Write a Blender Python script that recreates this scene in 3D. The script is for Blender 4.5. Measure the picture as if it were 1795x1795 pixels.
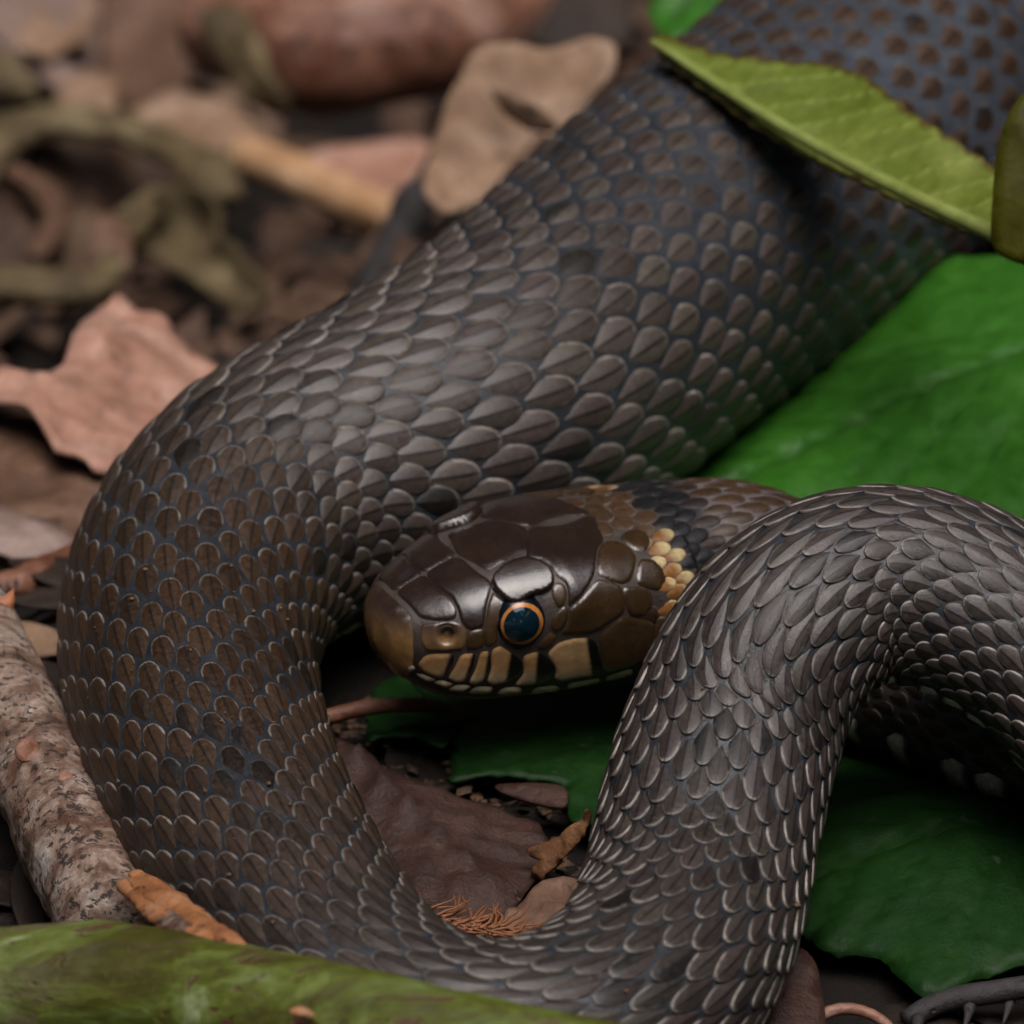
import bpy, bmesh, math, random
import numpy as np
from mathutils import Vector, noise
from mathutils.bvhtree import BVHTree
from mathutils.geometry import delaunay_2d_cdt

for o in list(bpy.data.objects):
    bpy.data.objects.remove(o)
SC = bpy.context.scene
COL = SC.collection
R = math.radians
random.seed(7)
RNG = np.random.default_rng(11)

# ------------------------------------------------------------------ camera, sky, sun, exposure
SC.unit_settings.system = 'METRIC'
SC.unit_settings.scale_length = 0.01           # one unit is one centimetre: a close-up of a snake
PIT = R(28.0)
DIST = 45.0
FPX = 11250.0                                  # focal length in photograph pixels
HALF = 897.5
TGT = np.array([0.0, 0.0, 1.0])
c_fwd = np.array([0.0, math.cos(PIT), -math.sin(PIT)])
c_up = np.array([0.0, math.sin(PIT), math.cos(PIT)])
c_rt = np.array([1.0, 0.0, 0.0])
CAM = TGT - c_fwd * DIST
cam_d = bpy.data.cameras.new('camera')
cam = bpy.data.objects.new('camera', cam_d)
COL.objects.link(cam)
cam.location = CAM
cam.rotation_euler = (math.pi / 2 - PIT, 0, 0)
cam_d.sensor_width = 36.0
cam_d.lens = 36.0 * FPX / 1795.0
cam_d.clip_start = 0.5
cam_d.clip_end = 20000.0
cam_d.dof.use_dof = True
cam_d.dof.focus_distance = 41.55
cam_d.dof.aperture_fstop = 0.60
SC.camera = cam

SUN_EL, SUN_AZ = R(74.0), R(165.0)             # azimuth from +Y towards +X
world = bpy.data.worlds.new('World')
SC.world = world
world.use_nodes = True
wn = world.node_tree
bg = wn.nodes['Background']
sky = wn.nodes.new('ShaderNodeTexSky')
sky.sky_type = 'NISHITA'
sky.sun_disc = False
sky.sun_elevation = SUN_EL
sky.sun_rotation = SUN_AZ
sky.dust_density = 3.0
sky.ozone_density = 1.0
wn.links.new(sky.outputs[0], bg.inputs[0])
bg.inputs[1].default_value = 0.15
sun_d = bpy.data.lights.new('sun', 'SUN')
sun_d.energy = 0.6
sun_d.angle = R(40.0)
sun_d.color = (1.0, 0.97, 0.93)
sun = bpy.data.objects.new('sun', sun_d)
COL.objects.link(sun)
sdir = Vector((math.sin(SUN_AZ) * math.cos(SUN_EL), math.cos(SUN_AZ) * math.cos(SUN_EL), math.sin(SUN_EL)))
sun.rotation_euler = sdir.to_track_quat('Z', 'Y').to_euler()
sun.location = sdir * 200
vs = SC.view_settings
vs.view_transform = 'Standard'
vs.look = 'None'
vs.gamma = 1.0
vs.exposure = 1.35
try:
    vs.use_curve_mapping = False
except Exception:
    pass
SC.cycles.max_bounces = 8
try:
    SC.cycles.use_denoising = True
except Exception:
    pass


# ------------------------------------------------------------------ helpers
ZOFF = 0.0                                     # set while building the litter that lies lower, beyond the coil


def ray(px, py):
    d = c_fwd + c_rt * ((px - HALF) / FPX) - c_up * ((py - HALF) / FPX)
    return d / np.linalg.norm(d)


def P(px, py, z):
    """Point at height z seen at photograph pixel (px, py)."""
    z = z + ZOFF
    d = ray(px, py)
    return CAM + d * ((z - CAM[2]) / d[2])


def depth_of(p):
    return float(np.dot(np.asarray(p) - CAM, c_fwd))


def cm(px, p):
    return px * depth_of(p) / FPX


def project(pts):
    q = np.asarray(pts) - CAM
    dz = q @ c_fwd
    return HALF + FPX * (q @ c_rt) / dz, HALF - FPX * (q @ c_up) / dz


def tag(o, label=None, cat=None, group=None, kind=None):
    if label: o['label'] = label
    if cat: o['category'] = cat
    if group: o['group'] = group
    if kind: o['kind'] = kind
    return o


def mesh_obj(name, V, F, mat, parent=None, smooth=True, attrs=None, uv=None):
    me = bpy.data.meshes.new(name)
    V = np.asarray(V, dtype=float)
    me.from_pydata(V.tolist(), [], F if isinstance(F, list) else F.tolist())
    me.update()
    if smooth:
        me.polygons.foreach_set('use_smooth', [True] * len(me.polygons))
    if attrs:
        for k, a in attrs.items():
            a = np.asarray(a, dtype=np.float32)
            if a.ndim == 1:
                at = me.attributes.new(k, 'FLOAT', 'POINT')
                at.data.foreach_set('value', a)
            else:
                at = me.attributes.new(k, 'FLOAT_COLOR', 'POINT')
                if a.shape[1] == 3:
                    a = np.hstack([a, np.ones((len(a), 1), np.float32)])
                at.data.foreach_set('color', a.ravel())
    if mat: me.materials.append(mat)
    o = bpy.data.objects.new(name, me)
    COL.objects.link(o)
    if parent: o.parent = parent
    return o


def empty(name, loc=(0, 0, 0)):
    o = bpy.data.objects.new(name, None)
    o.empty_display_size = 0.5
    COL.objects.link(o)
    o.location = loc
    return o


def under(o, parent):
    """Parent o (built in world space) under an Empty that stands at the thing's base."""
    o.parent = parent
    o.matrix_parent_inverse.identity()
    o.location = Vector(o.location) - Vector(parent.location)
    return o


def spline(t, Y, tq):
    """Natural cubic spline."""
    t = np.asarray(t, float); Y = np.asarray(Y, float)
    if Y.ndim == 1: Y = Y[:, None]
    n = len(t); h = np.diff(t)
    A = np.zeros((n, n)); B = np.zeros((n, Y.shape[1]))
    A[0, 0] = A[-1, -1] = 1
    for i in range(1, n - 1):
        A[i, i - 1] = h[i - 1]; A[i, i] = 2 * (h[i - 1] + h[i]); A[i, i + 1] = h[i]
        B[i] = 6 * ((Y[i + 1] - Y[i]) / h[i] - (Y[i] - Y[i - 1]) / h[i - 1])
    M = np.linalg.solve(A, B)
    k = np.clip(np.searchsorted(t, tq) - 1, 0, n - 2)
    a = (t[k + 1] - tq)[:, None]; b = (tq - t[k])[:, None]; hh = h[k][:, None]
    return (M[k] * a**3 + M[k + 1] * b**3) / (6 * hh) + (Y[k] / hh - M[k] * hh / 6) * a + (Y[k + 1] / hh - M[k + 1] * hh / 6) * b


def sstep(a, b, x):
    t = np.clip((np.asarray(x, float) - a) / (b - a), 0, 1)
    return t * t * (3 - 2 * t)


def nz(p, f=1.0, off=0.0):
    return noise.noise(Vector((p[0] * f + off, p[1] * f + off * 1.7, p[2] * f - off)))


# ------------------------------------------------------------------ materials
class NT:
    def __init__(self, name):
        self.m = bpy.data.materials.new(name)
        self.m.use_nodes = True
        self.t = self.m.node_tree
        self.b = self.t.nodes['Principled BSDF']

    def n(self, typ, **kw):
        nd = self.t.nodes.new(typ)
        for k, v in kw.items():
            if k.startswith('i_'):
                nd.inputs[int(k[2:])].default_value = v
            else:
                setattr(nd, k, v)
        return nd

    def l(self, a, b):
        self.t.links.new(a, b)

    def attr(self, name, out='Color'):
        return self.n('ShaderNodeAttribute', attribute_name=name).outputs[out]

    def obj(self, scale=(1, 1, 1)):
        tc = self.n('ShaderNodeTexCoord')
        mp = self.n('ShaderNodeMapping')
        mp.inputs['Scale'].default_value = scale
        self.l(tc.outputs['Object'], mp.inputs[0])
        return mp.outputs[0]

    def noise(self, scale, detail=5.0, rough=0.6, vec=None, dist=0.0):
        nd = self.n('ShaderNodeTexNoise')
        nd.inputs['Scale'].default_value = scale
        nd.inputs['Detail'].default_value = detail
        nd.inputs['Roughness'].default_value = rough
        nd.inputs['Distortion'].default_value = dist
        self.l(vec if vec is not None else self.obj(), nd.inputs['Vector'])
        return nd.outputs['Fac']

    def ramp(self, fac, stops, interp='LINEAR'):
        r = self.n('ShaderNodeValToRGB')
        r.color_ramp.interpolation = interp
        els = r.color_ramp.elements
        while len(els) < len(stops): els.new(0.5)
        for e, (p, c) in zip(els, stops):
            e.position = p
            e.color = (*c, 1) if len(c) == 3 else c
        self.l(fac, r.inputs[0])
        return r.outputs[0]

    def rng(self, fac, a, b, c=0.0, d=1.0, smooth=True):
        r = self.n('ShaderNodeMapRange', interpolation_type='SMOOTHSTEP' if smooth else 'LINEAR')
        for i, v in enumerate((a, b, c, d)): r.inputs[i + 1].default_value = v
        self.l(fac, r.inputs[0])
        return r.outputs[0]

    def math(self, op, a, b=None):
        nd = self.n('ShaderNodeMath', operation=op)
        for i, v in enumerate((a, b)):
            if v is None: continue
            if isinstance(v, (int, float)): nd.inputs[i].default_value = v
            else: self.l(v, nd.inputs[i])
        return nd.outputs[0]

    def mix(self, fac, a, b, mode='MIX'):
        nd = self.n('ShaderNodeMix', data_type='RGBA', blend_type=mode)
        for sock, v in ((nd.inputs[0], fac), (nd.inputs[6], a), (nd.inputs[7], b)):
            if isinstance(v, (int, float)): sock.default_value = v
            elif isinstance(v, tuple): sock.default_value = (*v, 1)
            else: self.l(v, sock)
        return nd.outputs[2]

    def bump(self, h, strength=0.3, dist=0.02):
        bp = self.n('ShaderNodeBump')
        bp.inputs['Strength'].default_value = strength
        bp.inputs['Distance'].default_value = dist
        self.l(h, bp.inputs['Height'])
        self.l(bp.outputs[0], self.b.inputs['Normal'])

    def done(self, col=None, rough=None, spec=None, **kw):
        if col is not None:
            if isinstance(col, tuple): self.b.inputs['Base Color'].default_value = (*col, 1)
            else: self.l(col, self.b.inputs['Base Color'])
        if rough is not None:
            if isinstance(rough, (int, float)): self.b.inputs['Roughness'].default_value = rough
            else: self.l(rough, self.b.inputs['Roughness'])
        if spec is not None: self.b.inputs['Specular IOR Level'].default_value = spec
        for k, v in kw.items(): self.b.inputs[k].default_value = v
        return self.m


def mat_skin():
    t = NT('snake_skin')
    c = t.attr('Col')
    n1 = t.noise(9.0, 6, 0.65)
    c = t.mix(0.8, c, t.ramp(n1, [(0.25, (0.35, 0.36, 0.40)), (0.75, (1.5, 1.5, 1.45))]), 'MULTIPLY')
    t.bump(t.noise(45, 4, 0.6), 0.35, 0.02)
    return t.done(c, t.rng(t.noise(5, 5, .7), .3, .7, .34, .55), 0.5)


def mat_scale():
    t = NT('snake_scale')
    c = t.attr('Col')
    n1 = t.noise(28.0, 6, 0.7)
    c = t.mix(0.75, c, t.ramp(n1, [(0.25, (0.30, 0.29, 0.28)), (0.75, (1.6, 1.58, 1.55))]), 'MULTIPLY')
    u = t.attr('su', 'Fac'); v = t.attr('sv', 'Fac')
    av = t.math('ABSOLUTE', v)
    # pale worn rim round the free hind edge, thin dark keel line
    rim = t.rng(t.attr('rim', 'Fac'), 0.72, 0.97)
    rimn = t.math('MULTIPLY', rim, t.rng(t.noise(14, 4), 0.3, 0.62, 0.35, 1.0))
    c = t.mix(t.math('MULTIPLY', rimn, 0.9), c, t.attr('RimCol'))
    keel = t.rng(av, 0.05, 0.17, 0.9, 0.0)
    c = t.mix(keel, c, (0.010, 0.007, 0.006))
    cv = t.n('ShaderNodeCombineXYZ')
    t.l(t.math('MULTIPLY', u, 2.0), cv.inputs[0]); t.l(t.math('MULTIPLY', v, 14.0), cv.inputs[1])
    t.l(t.attr('sid', 'Fac'), cv.inputs[2])
    stri = t.noise(1.0, 4, 0.6, cv.outputs[0])
    t.bump(t.math('ADD', t.math('MULTIPLY', stri, 0.6), t.noise(60, 4, 0.7)), 0.30, 0.012)
    rgh = t.rng(n1, 0.3, 0.7, 0.30, 0.50)
    return t.done(c, rgh, 0.5)


def mat_shield():
    t = NT('head_shield')
    c = t.attr('Col')
    n1 = t.noise(16.0, 6, 0.7)
    c = t.mix(0.7, c, t.ramp(n1, [(0.2, (0.5, 0.48, 0.46)), (0.8, (1.45, 1.42, 1.4))]), 'MULTIPLY')
    t.bump(t.math('ADD', t.noise(55, 6, 0.75), t.math('MULTIPLY', t.noise(14, 5, .7), .8)), 0.30, 0.012)
    rgh = t.rng(t.noise(7, 5, 0.7), 0.3, 0.75, 0.16, 0.32)
    return t.done(c, rgh, 0.5, **{'Coat Weight': 0.5, 'Coat Roughness': 0.12})


def simple(name, col, rough, spec=0.5, **kw):
    return NT(name).done(col, rough, spec, **kw)


def mat_green(name, dark, mid, light, rough=0.34, trans=0.25, red_edge=False, glint_gain=0.0, veinc=.45, spec=.4, dark_vein=False):
    t = NT(name)
    n1 = t.noise(1.1, 6, 0.65)
    n2 = t.noise(6.5, 5, 0.7)
    c = t.ramp(n1, [(0.28, dark), (0.5, mid), (0.74, light)])
    c = t.mix(0.7, c, t.ramp(n2, [(0.25, (0.6, 0.62, 0.55)), (0.75, (1.4, 1.35, 1.4))]), 'MULTIPLY')
    vein = t.rng(t.attr('vein', 'Fac'), 0.25, 0.9)
    c = t.mix(t.math('MULTIPLY', vein, veinc), c, tuple(min(1, x * 1.6 + 0.02) for x in light) if not dark_vein else tuple(x * .5 for x in dark))
    if red_edge:
        e = t.rng(t.math('ADD', t.attr('edge', 'Fac'), t.math('MULTIPLY', n2, 0.10)), 0.05, 0.12, 1.0, 0.0)
        c = t.mix(t.math('MULTIPLY', e, 0.8), c, (0.07, 0.022, 0.010))
    glints = t.rng(t.noise(3.1, 3, 0.6, dist=0.6), 0.68, 0.76)
    c = t.mix(t.math('MULTIPLY', glints, 0.14 + glint_gain), c, (0.20, 0.24, 0.16))  # pale glossy highlights painted into the leaf colour
    t.bump(t.math('ADD', t.noise(11, 6, 0.65), t.math('MULTIPLY', t.noise(38, 3), 0.4)), 0.30, 0.03)
    t.done(c, t.rng(n2, 0.3, 0.7, rough - 0.06, rough + 0.12), spec)
    tr = t.n('ShaderNodeBsdfTranslucent')
    t.l(c, tr.inputs[0])
    mx = t.n('ShaderNodeMixShader')
    mx.inputs[0].default_value = trans
    out = t.t.nodes['Material Output']
    t.l(t.b.outputs[0], mx.inputs[1]); t.l(tr.outputs[0], mx.inputs[2]); t.l(mx.outputs[0], out.inputs[0])
    return t.m


def mat_dead(name, dark, mid, light, scale=1.3, rough=0.7, bump=0.5):
    t = NT(name)
    n1 = t.noise(scale, 7, 0.68, dist=0.5)
    n2 = t.noise(scale * 6, 5, 0.7)
    c = t.ramp(n1, [(0.28, dark), (0.5, mid), (0.72, light)])
    c = t.mix(0.7, c, t.ramp(n2, [(0.25, (0.5, 0.48, 0.45)), (0.75, (1.4, 1.4, 1.4))]), 'MULTIPLY')
    vein = t.rng(t.attr('vein', 'Fac'), 0.25, 0.9)
    c = t.mix(t.math('MULTIPLY', vein, 0.5), c, tuple(x * 0.45 for x in mid))
    sp = t.rng(t.noise(scale * 4.3, 3, 0.5), 0.66, 0.72)
    c = t.mix(t.math('MULTIPLY', sp, 0.6), c, tuple(x * 0.3 for x in dark))
    t.bump(t.math('ADD', n2, t.noise(scale * 16, 4, 0.7)), bump, 0.04)
    return t.done(c, rough, 0.35)


def mat_bark(name, stops, streak=(5, 5, 5), rough=0.75, speck=(0.012, 0.008, 0.006), patch=None, speck_at=.60, patch_at=.52, speck_scale=2.2):
    t = NT(name)
    vec = t.obj(streak)
    n1 = t.noise(0.55, 7, 0.72, vec, 0.8)
    n2 = t.noise(2.6, 6, 0.75, vec)
    c = t.ramp(n1, stops)
    c = t.mix(0.8, c, t.ramp(n2, [(0.25, (0.45, 0.44, 0.43)), (0.75, (1.4, 1.4, 1.4))]), 'MULTIPLY')
    if patch:
        pn = t.rng(t.noise(0.42, 5, 0.6, vec, 1.2), patch_at, patch_at + .07)
        c = t.mix(t.math('MULTIPLY', pn, 0.7), c, patch)
    sp = t.rng(t.noise(speck_scale, 3, 0.6, vec, 0.3), speck_at, speck_at + .06)
    c = t.mix(t.math('MULTIPLY', sp, 0.85), c, speck)
    h = t.math('SUBTRACT', t.math('ADD', n2, t.math('MULTIPLY', n1, 0.6)), t.math('MULTIPLY', sp, 0.5))
    t.bump(h, 0.6, 0.05)
    return t.done(c, rough, 0.4)


def mat_soil():
    t = NT('forest_soil')
    n1 = t.noise(0.9, 8, 0.7)
    c = t.ramp(n1, [(0.3, (0.003, 0.002, 0.0015)), (0.55, (0.010, 0.006, 0.004)), (0.75, (0.028, 0.017, 0.010))])  # soil taken near black so gaps between leaves read as shadow
    t.bump(t.math('ADD', n1, t.noise(7, 6, 0.7)), 0.8, 0.2)
    return t.done(c, 0.85, 0.3)


M = dict(
    skin=mat_skin(), scale=mat_scale(), shield=mat_shield(),
    eye=simple('eye_dark', (0.002, 0.005, 0.009), 0.22, 0.4),
    pupil=simple('eye_pupil', (0.0025, 0.013, 0.020), 0.08, 0.5, **{'Coat Weight': 0.5, 'Coat Roughness': 0.03}),
    soil=mat_soil(),
    nostril=simple('nostril_dark', (0.003, 0.002, 0.002), 0.5),
)
_t = NT('eye_iris')
_n = _t.noise(30, 4, 0.6)
M['iris'] = _t.done(_t.ramp(_n, [(0.3, (0.26, 0.085, 0.015)), (0.7, (0.48, 0.19, 0.04))]), 0.25, 0.5)

# ------------------------------------------------------------------ head frame and tables (cm)
HY, HQ = R(28.3), R(6.2)
hB = np.array([math.cos(HY) * math.cos(HQ), math.sin(HY) * math.cos(HQ), math.sin(HQ)])   # snout to neck
hL = np.array([math.sin(HY), -math.cos(HY), 0.0])                                          # the side we see
hU = np.cross(hL, hB); hU = hU if hU[2] > 0 else -hU
HO = P(658, 1098, 1.30)
TX = [0, .03, .08, .15, .25, .35, .5, .62, .83, 1.0, 1.2, 1.5, 1.8, 2.1, 2.4]
TZT = [-.03, .08, .15, .195, .225, .25, .285, .307, .325, .33, .33, .28, .23, .19, .16]
TW = [.04, .20, .30, .38, .455, .505, .565, .60, .65, .69, .735, .77, .765, .70, .61]
TZB = [-.16, -.27, -.36, -.44, -.53, -.59, -.65, -.68, -.72, -.75, -.78, -.81, -.82, -.79, -.74]
TZM = [-.09, -.09, -.10, -.11, -.12, -.13, -.14, -.15, -.16, -.17, -.19, -.22, -.25, -.27, -.29]
TN = [2, 2.1, 2.2, 2.4, 2.6, 2.8, 3.0, 3.1, 3.2, 3.2, 3.2, 3.0, 2.7, 2.4, 2.2]


def tab(T, x):
    return np.interp(x, TX, T)


# ------------------------------------------------------------------ body centre line
X0 = 2.15                                  # head axis position where the neck starts to bend
neck0 = [HO + hB * x + hU * (-.29) for x in (1.2, 1.7, X0)]
CTRL = [  # px, py, z, radius px, roll in degrees
    (1292, 972, 1.18, 132, 0), (1395, 1035, 0.86, 138, 6), (1520, 1150, 0.62, 145, 30), (1680, 1238, 0.60, 150, 38),
    (1860, 1300, 0.62, 155, 34), (2130, 1335, 0.62, 158, 0), (2420, 1440, 0.64, 160, 0), (2450, 1640, 0.65, 163, 0),
    (2290, 1760, 0.66, 165, 0), (2150, 1640, 0.72, 168, 0), (2040, 1410, 1.08, 170, 0), (1885, 1195, 1.64, 172, 0),
    (1702, 1062, 2.00, 174, 0), (1515, 1030, 2.10, 176, 0), (1372, 1115, 1.90, 179, 0), (1292, 1265, 1.46, 186, 0),
    (1245, 1430, 1.10, 190, 0), (1210, 1590, 0.84, 194, 0), (1130, 1735, 0.82, 197, 0), (1000, 1822, 0.82, 198, 0),
    (860, 1850, 0.82, 199, 0), (720, 1815, 0.82, 200, 0), (605, 1735, 0.83, 201, 0), (505, 1600, 0.84, 203, 0),
    (412, 1440, 0.86, 208, 0), (345, 1255, 0.90, 218, 0), (338, 1090, 0.94, 230, 0), (410, 950, 1.00, 245, 0),
    (520, 868, 1.06, 260, -6), (655, 810, 1.10, 274, -14), (860, 712, 1.16, 288, -22), (1127, 507, 1.22, 302, -22),
    (1319, 359, 1.24, 306, -22), (1560, 165, 1.24, 306, -22), (1800, -30, 1.22, 304, -22), (2050, -230, 1.20, 300, -22),
    (2330, -400, 1.15, 290, -22)]
pts = list(neck0); rad = [.50, .50, .50]; rol = [0, 0, 0]
for (a, b, z, rp, ro) in CTRL:
    p = P(a, b, z)
    pts.append(p); rad.append(cm(rp, p)); rol.append(ro)
pts = np.array(pts)
tt = np.concatenate([[0], np.cumsum(np.linalg.norm(np.diff(pts, axis=0), axis=1) ** 0.8)])
tq = np.linspace(tt[2], tt[-1], 6000)
cl = spline(tt, pts, tq)
arc = np.concatenate([[0], np.cumsum(np.linalg.norm(np.diff(cl, axis=0), axis=1))])
SLEN = arc[-1]
sg = np.linspace(0, SLEN, 2600)
C = np.stack([np.interp(sg, arc, cl[:, k]) for k in range(3)], 1)
RR = np.interp(sg, arc, np.interp(tq, tt, rad))
kk = np.ones(61) / 61
RR = np.convolve(np.pad(RR, 30, mode='edge'), kk, 'valid')
ROL = np.radians(np.interp(sg, arc, np.interp(tq, tt, rol)))
TT = np.gradient(C, sg, axis=0)
TT /= np.linalg.norm(TT, axis=1)[:, None]
D0 = np.tile(np.array([0, 0, 1.0]), (len(sg), 1))
w0 = 1 - sstep(0, 1.2, sg)
D0 = D0 * (1 - w0)[:, None] + hU * w0[:, None]
D0 -= TT * np.sum(D0 * TT, 1)[:, None]
D0 /= np.linalg.norm(D0, axis=1)[:, None]
S0 = np.cross(TT, D0)
DD = D0 * np.cos(ROL)[:, None] - S0 * np.sin(ROL)[:, None]
SS = np.cross(TT, DD)
# girth unevenness: slack folds of a live body
GN = np.array([0.018 * nz((s * .45, 3.1, 0.0)) + 0.010 * nz((s * 1.3, 9.0, 0.0)) for s in sg])
RR = RR * (1 + GN)


def lerp_s(A, s):
    if A.ndim == 1: return np.interp(s, sg, A)
    return np.stack([np.interp(s, sg, A[:, k]) for k in range(A.shape[1])], -1)


def head_section(x, th):
    n = tab(TN, x); w = tab(TW, x); zt = tab(TZT, x); zb = tab(TZB, x); zm = tab(TZM, x)
    sn, cs = np.sin(th), np.cos(th)
    e = 2.0 / np.where(cs > 0, n, 2.75)
    lx = w * np.sign(sn) * np.abs(sn) ** e
    zz = zm + np.where(cs > 0, zt - zm, zm - zb) * np.sign(cs) * np.abs(cs) ** e
    return lx, zz


def surf(s, th):
    """Surface point and outward direction; s < 0 lies on the head (x = X0 + s)."""
    s = np.asarray(s, float); th = np.asarray(th, float)
    s, th = np.broadcast_arrays(s, th)
    sb = np.maximum(s, 0)
    c = lerp_s(C, sb); d = lerp_s(DD, sb); sd = lerp_s(SS, sb); r = lerp_s(RR, sb)
    sn, cs = np.sin(th), np.cos(th)
    # body section, slightly pressed flat underneath
    bx = r * sn * 1.02
    bz = r * cs * np.where(cs < 0, 0.93, 0.99)
    x = X0 + np.minimum(s, 0.25)
    lx, zz = head_section(np.clip(x, 0, 2.4), th)
    a = sstep(0.0, 1.1, s)
    X = lx * (1 - a) + bx * a
    Z = (zz + 0.29) * (1 - a) + bz * a
    pb = c + sd * X[..., None] + d * Z[..., None]
    ph = HO + hB * x[..., None] + hL * lx[..., None] + hU * zz[..., None]
    p = np.where((s < 0)[..., None], ph, pb)
    nb = d * cs[..., None] + sd * sn[..., None]
    nh = hU * cs[..., None] + hL * sn[..., None]
    n = np.where((s < 0)[..., None], nh, nb)
    return p, n


# ------------------------------------------------------------------ snake: one continuous skin
snake = empty('grass_snake', (0, 0, 0))
tag(snake, 'dark grey-brown snake coiled on leaf litter, head raised between its coils', 'snake')

NT_ = 96
st = np.concatenate([-X0 + np.array([0.0, .004, .012, .022]), np.arange(-X0 + .035, 0, .02), np.arange(0, 2, .04), np.arange(2, SLEN, .075)])
th = np.linspace(-math.pi, math.pi, NT_, endpoint=False)
pp, nn = surf(st[:, None], th[None, :])
Vb = pp.reshape(-1, 3).copy()


def grid_faces(a, b):
    i, j = np.meshgrid(np.arange(a - 1), np.arange(b), indexing='ij')
    j2 = (j + 1) % b
    return np.stack([i * b + j, i * b + j2, (i + 1) * b + j2, (i + 1) * b + j], -1).reshape(-1, 4)


Fb = grid_faces(len(st), NT_).tolist()
cap0 = len(Vb)
Vb = np.vstack([Vb, pp[0].mean(0) - hB * 0.012, pp[-1].mean(0)])
Fb += [[cap0, (j + 1) % NT_, j] for j in range(NT_)]
q = (len(st) - 1) * NT_
Fb += [[cap0 + 1, q + j, q + (j + 1) % NT_] for j in range(NT_)]
nhead = int(np.searchsorted(st, .30)) * NT_
head_bvh = BVHTree.FromPolygons([Vector(v) for v in Vb], [f for f in Fb if max(k for k in f if k != cap0) < nhead])


def cam_hit(px, py):
    h, n, i, d = head_bvh.ray_cast(Vector(CAM), Vector(ray(px, py)))
    return h, n, d


# nostril pit pressed into the skin, both sides
nost, nost_n, _ = cam_hit(783, 1112)
nost = np.array(nost); nost_n = np.array(nost_n)


def mirror(p):
    p = np.asarray(p, float)
    return p - 2 * ((p - HO) @ hL)[..., None] * hL if p.ndim > 1 else p - 2 * ((p - HO) @ hL) * hL


def mirror_dir(n):
    n = np.asarray(n, float)
    return n - 2 * (n @ hL) * hL


for (c0, n0) in ((nost, nost_n), (mirror(nost), mirror_dir(nost_n))):
    dd = np.linalg.norm(Vb - c0, axis=1)
    Vb -= n0 * (0.10 * np.exp(-(dd / 0.052) ** 4))[:, None]

skin_col = np.zeros((len(Vb), 3))
sv = np.concatenate([np.repeat(st, NT_), [-X0, SLEN]])
tv = np.concatenate([np.tile(th, len(st)), [0, 0]])
blue = np.array([0.0175, 0.0205, 0.0260]); mauve = np.array([0.105, 0.088, 0.088]); blk = np.array([0.008, 0.008, 0.009])
headc = np.array([0.050, 0.038, 0.032]); chin = np.array([0.16, 0.14, 0.09])
for i in range(len(Vb)):
    s, t_ = sv[i], abs(tv[i])
    if s < 0:
        c = headc * (1 - sstep(1.35, 1.9, t_)) + np.array([.020, .013, .008]) * sstep(1.35, 1.9, t_)
        if t_ > 2.35: c = chin
    else:
        k = nz(Vb[i], 1.1)
        c = blue * (1 + 0.5 * k) * (1 + 1.5 * float(sstep(SLEN - 14, SLEN - 9, s)))  # skin lightened along the thick coil, its highlights put into the colour
        if s < 5.5:
            f = float(1 - sstep(3.5, 5.5, s))
            c = c * (1 - f) + mauve * f
        f = float(sstep(-.1, .0, s) * (1 - sstep(.12, .35, s)))
        c = c * (1 - f) + blk * f
        if t_ > 2.3: c = blk * 1.5
    skin_col[i] = c
body = mesh_obj('body', Vb, Fb, M['skin'], snake, attrs={'Col': skin_col})
body['label'] = 'blue-grey skin of the snake between its scales'
body_bvh = BVHTree.FromPolygons([Vector(v) for v in Vb], Fb)

# ------------------------------------------------------------------ scales
UU = np.array([-1, -.7, -.35, 0, .3, .58, .8, .94, 1.0])
VV = np.array([-1, -.8, -.45, -.07, 0, .07, .45, .8, 1.0])
nu, nv = len(UU), len(VV)
Ug, Vg = np.meshgrid(UU, VV, indexing='ij')


def scale_faces():
    F = []
    for i in range(nu - 1):
        for j in range(nv - 1):
            a = i * nv + j
            F.append([a, a + nv, a + nv + 1, a + 1])
    ring = [j for j in range(nv)] + [i * nv + nv - 1 for i in range(1, nu)] + [(nu - 1) * nv + j for j in range(nv - 2, -1, -1)] + [i * nv for i in range(nu - 2, 0, -1)]
    b0 = nu * nv
    n = len(ring)
    for k in range(n):
        k2 = (k + 1) % n
        F.append([ring[k], ring[k2], b0 + k2, b0 + k])
    return F, ring


SF, RING = scale_faces()
SFA = np.array(SF)


def width_profile(u, sharp):
    """Half width along the scale: narrow front, rounded free hind edge."""
    t = (u + 1) / 2
    k = 1.38 - 0.12 * sharp
    q = np.clip(t, 0, 1) ** k
    pw = np.sin(np.pi * q) ** np.where(q < .5, .74 + .12 * sharp, .50 + .10 * sharp)
    front = 0.07 * (1 - t) ** 2
    back = 0.12 * t ** 6
    return np.clip(pw + front + back, 0, 1)


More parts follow.
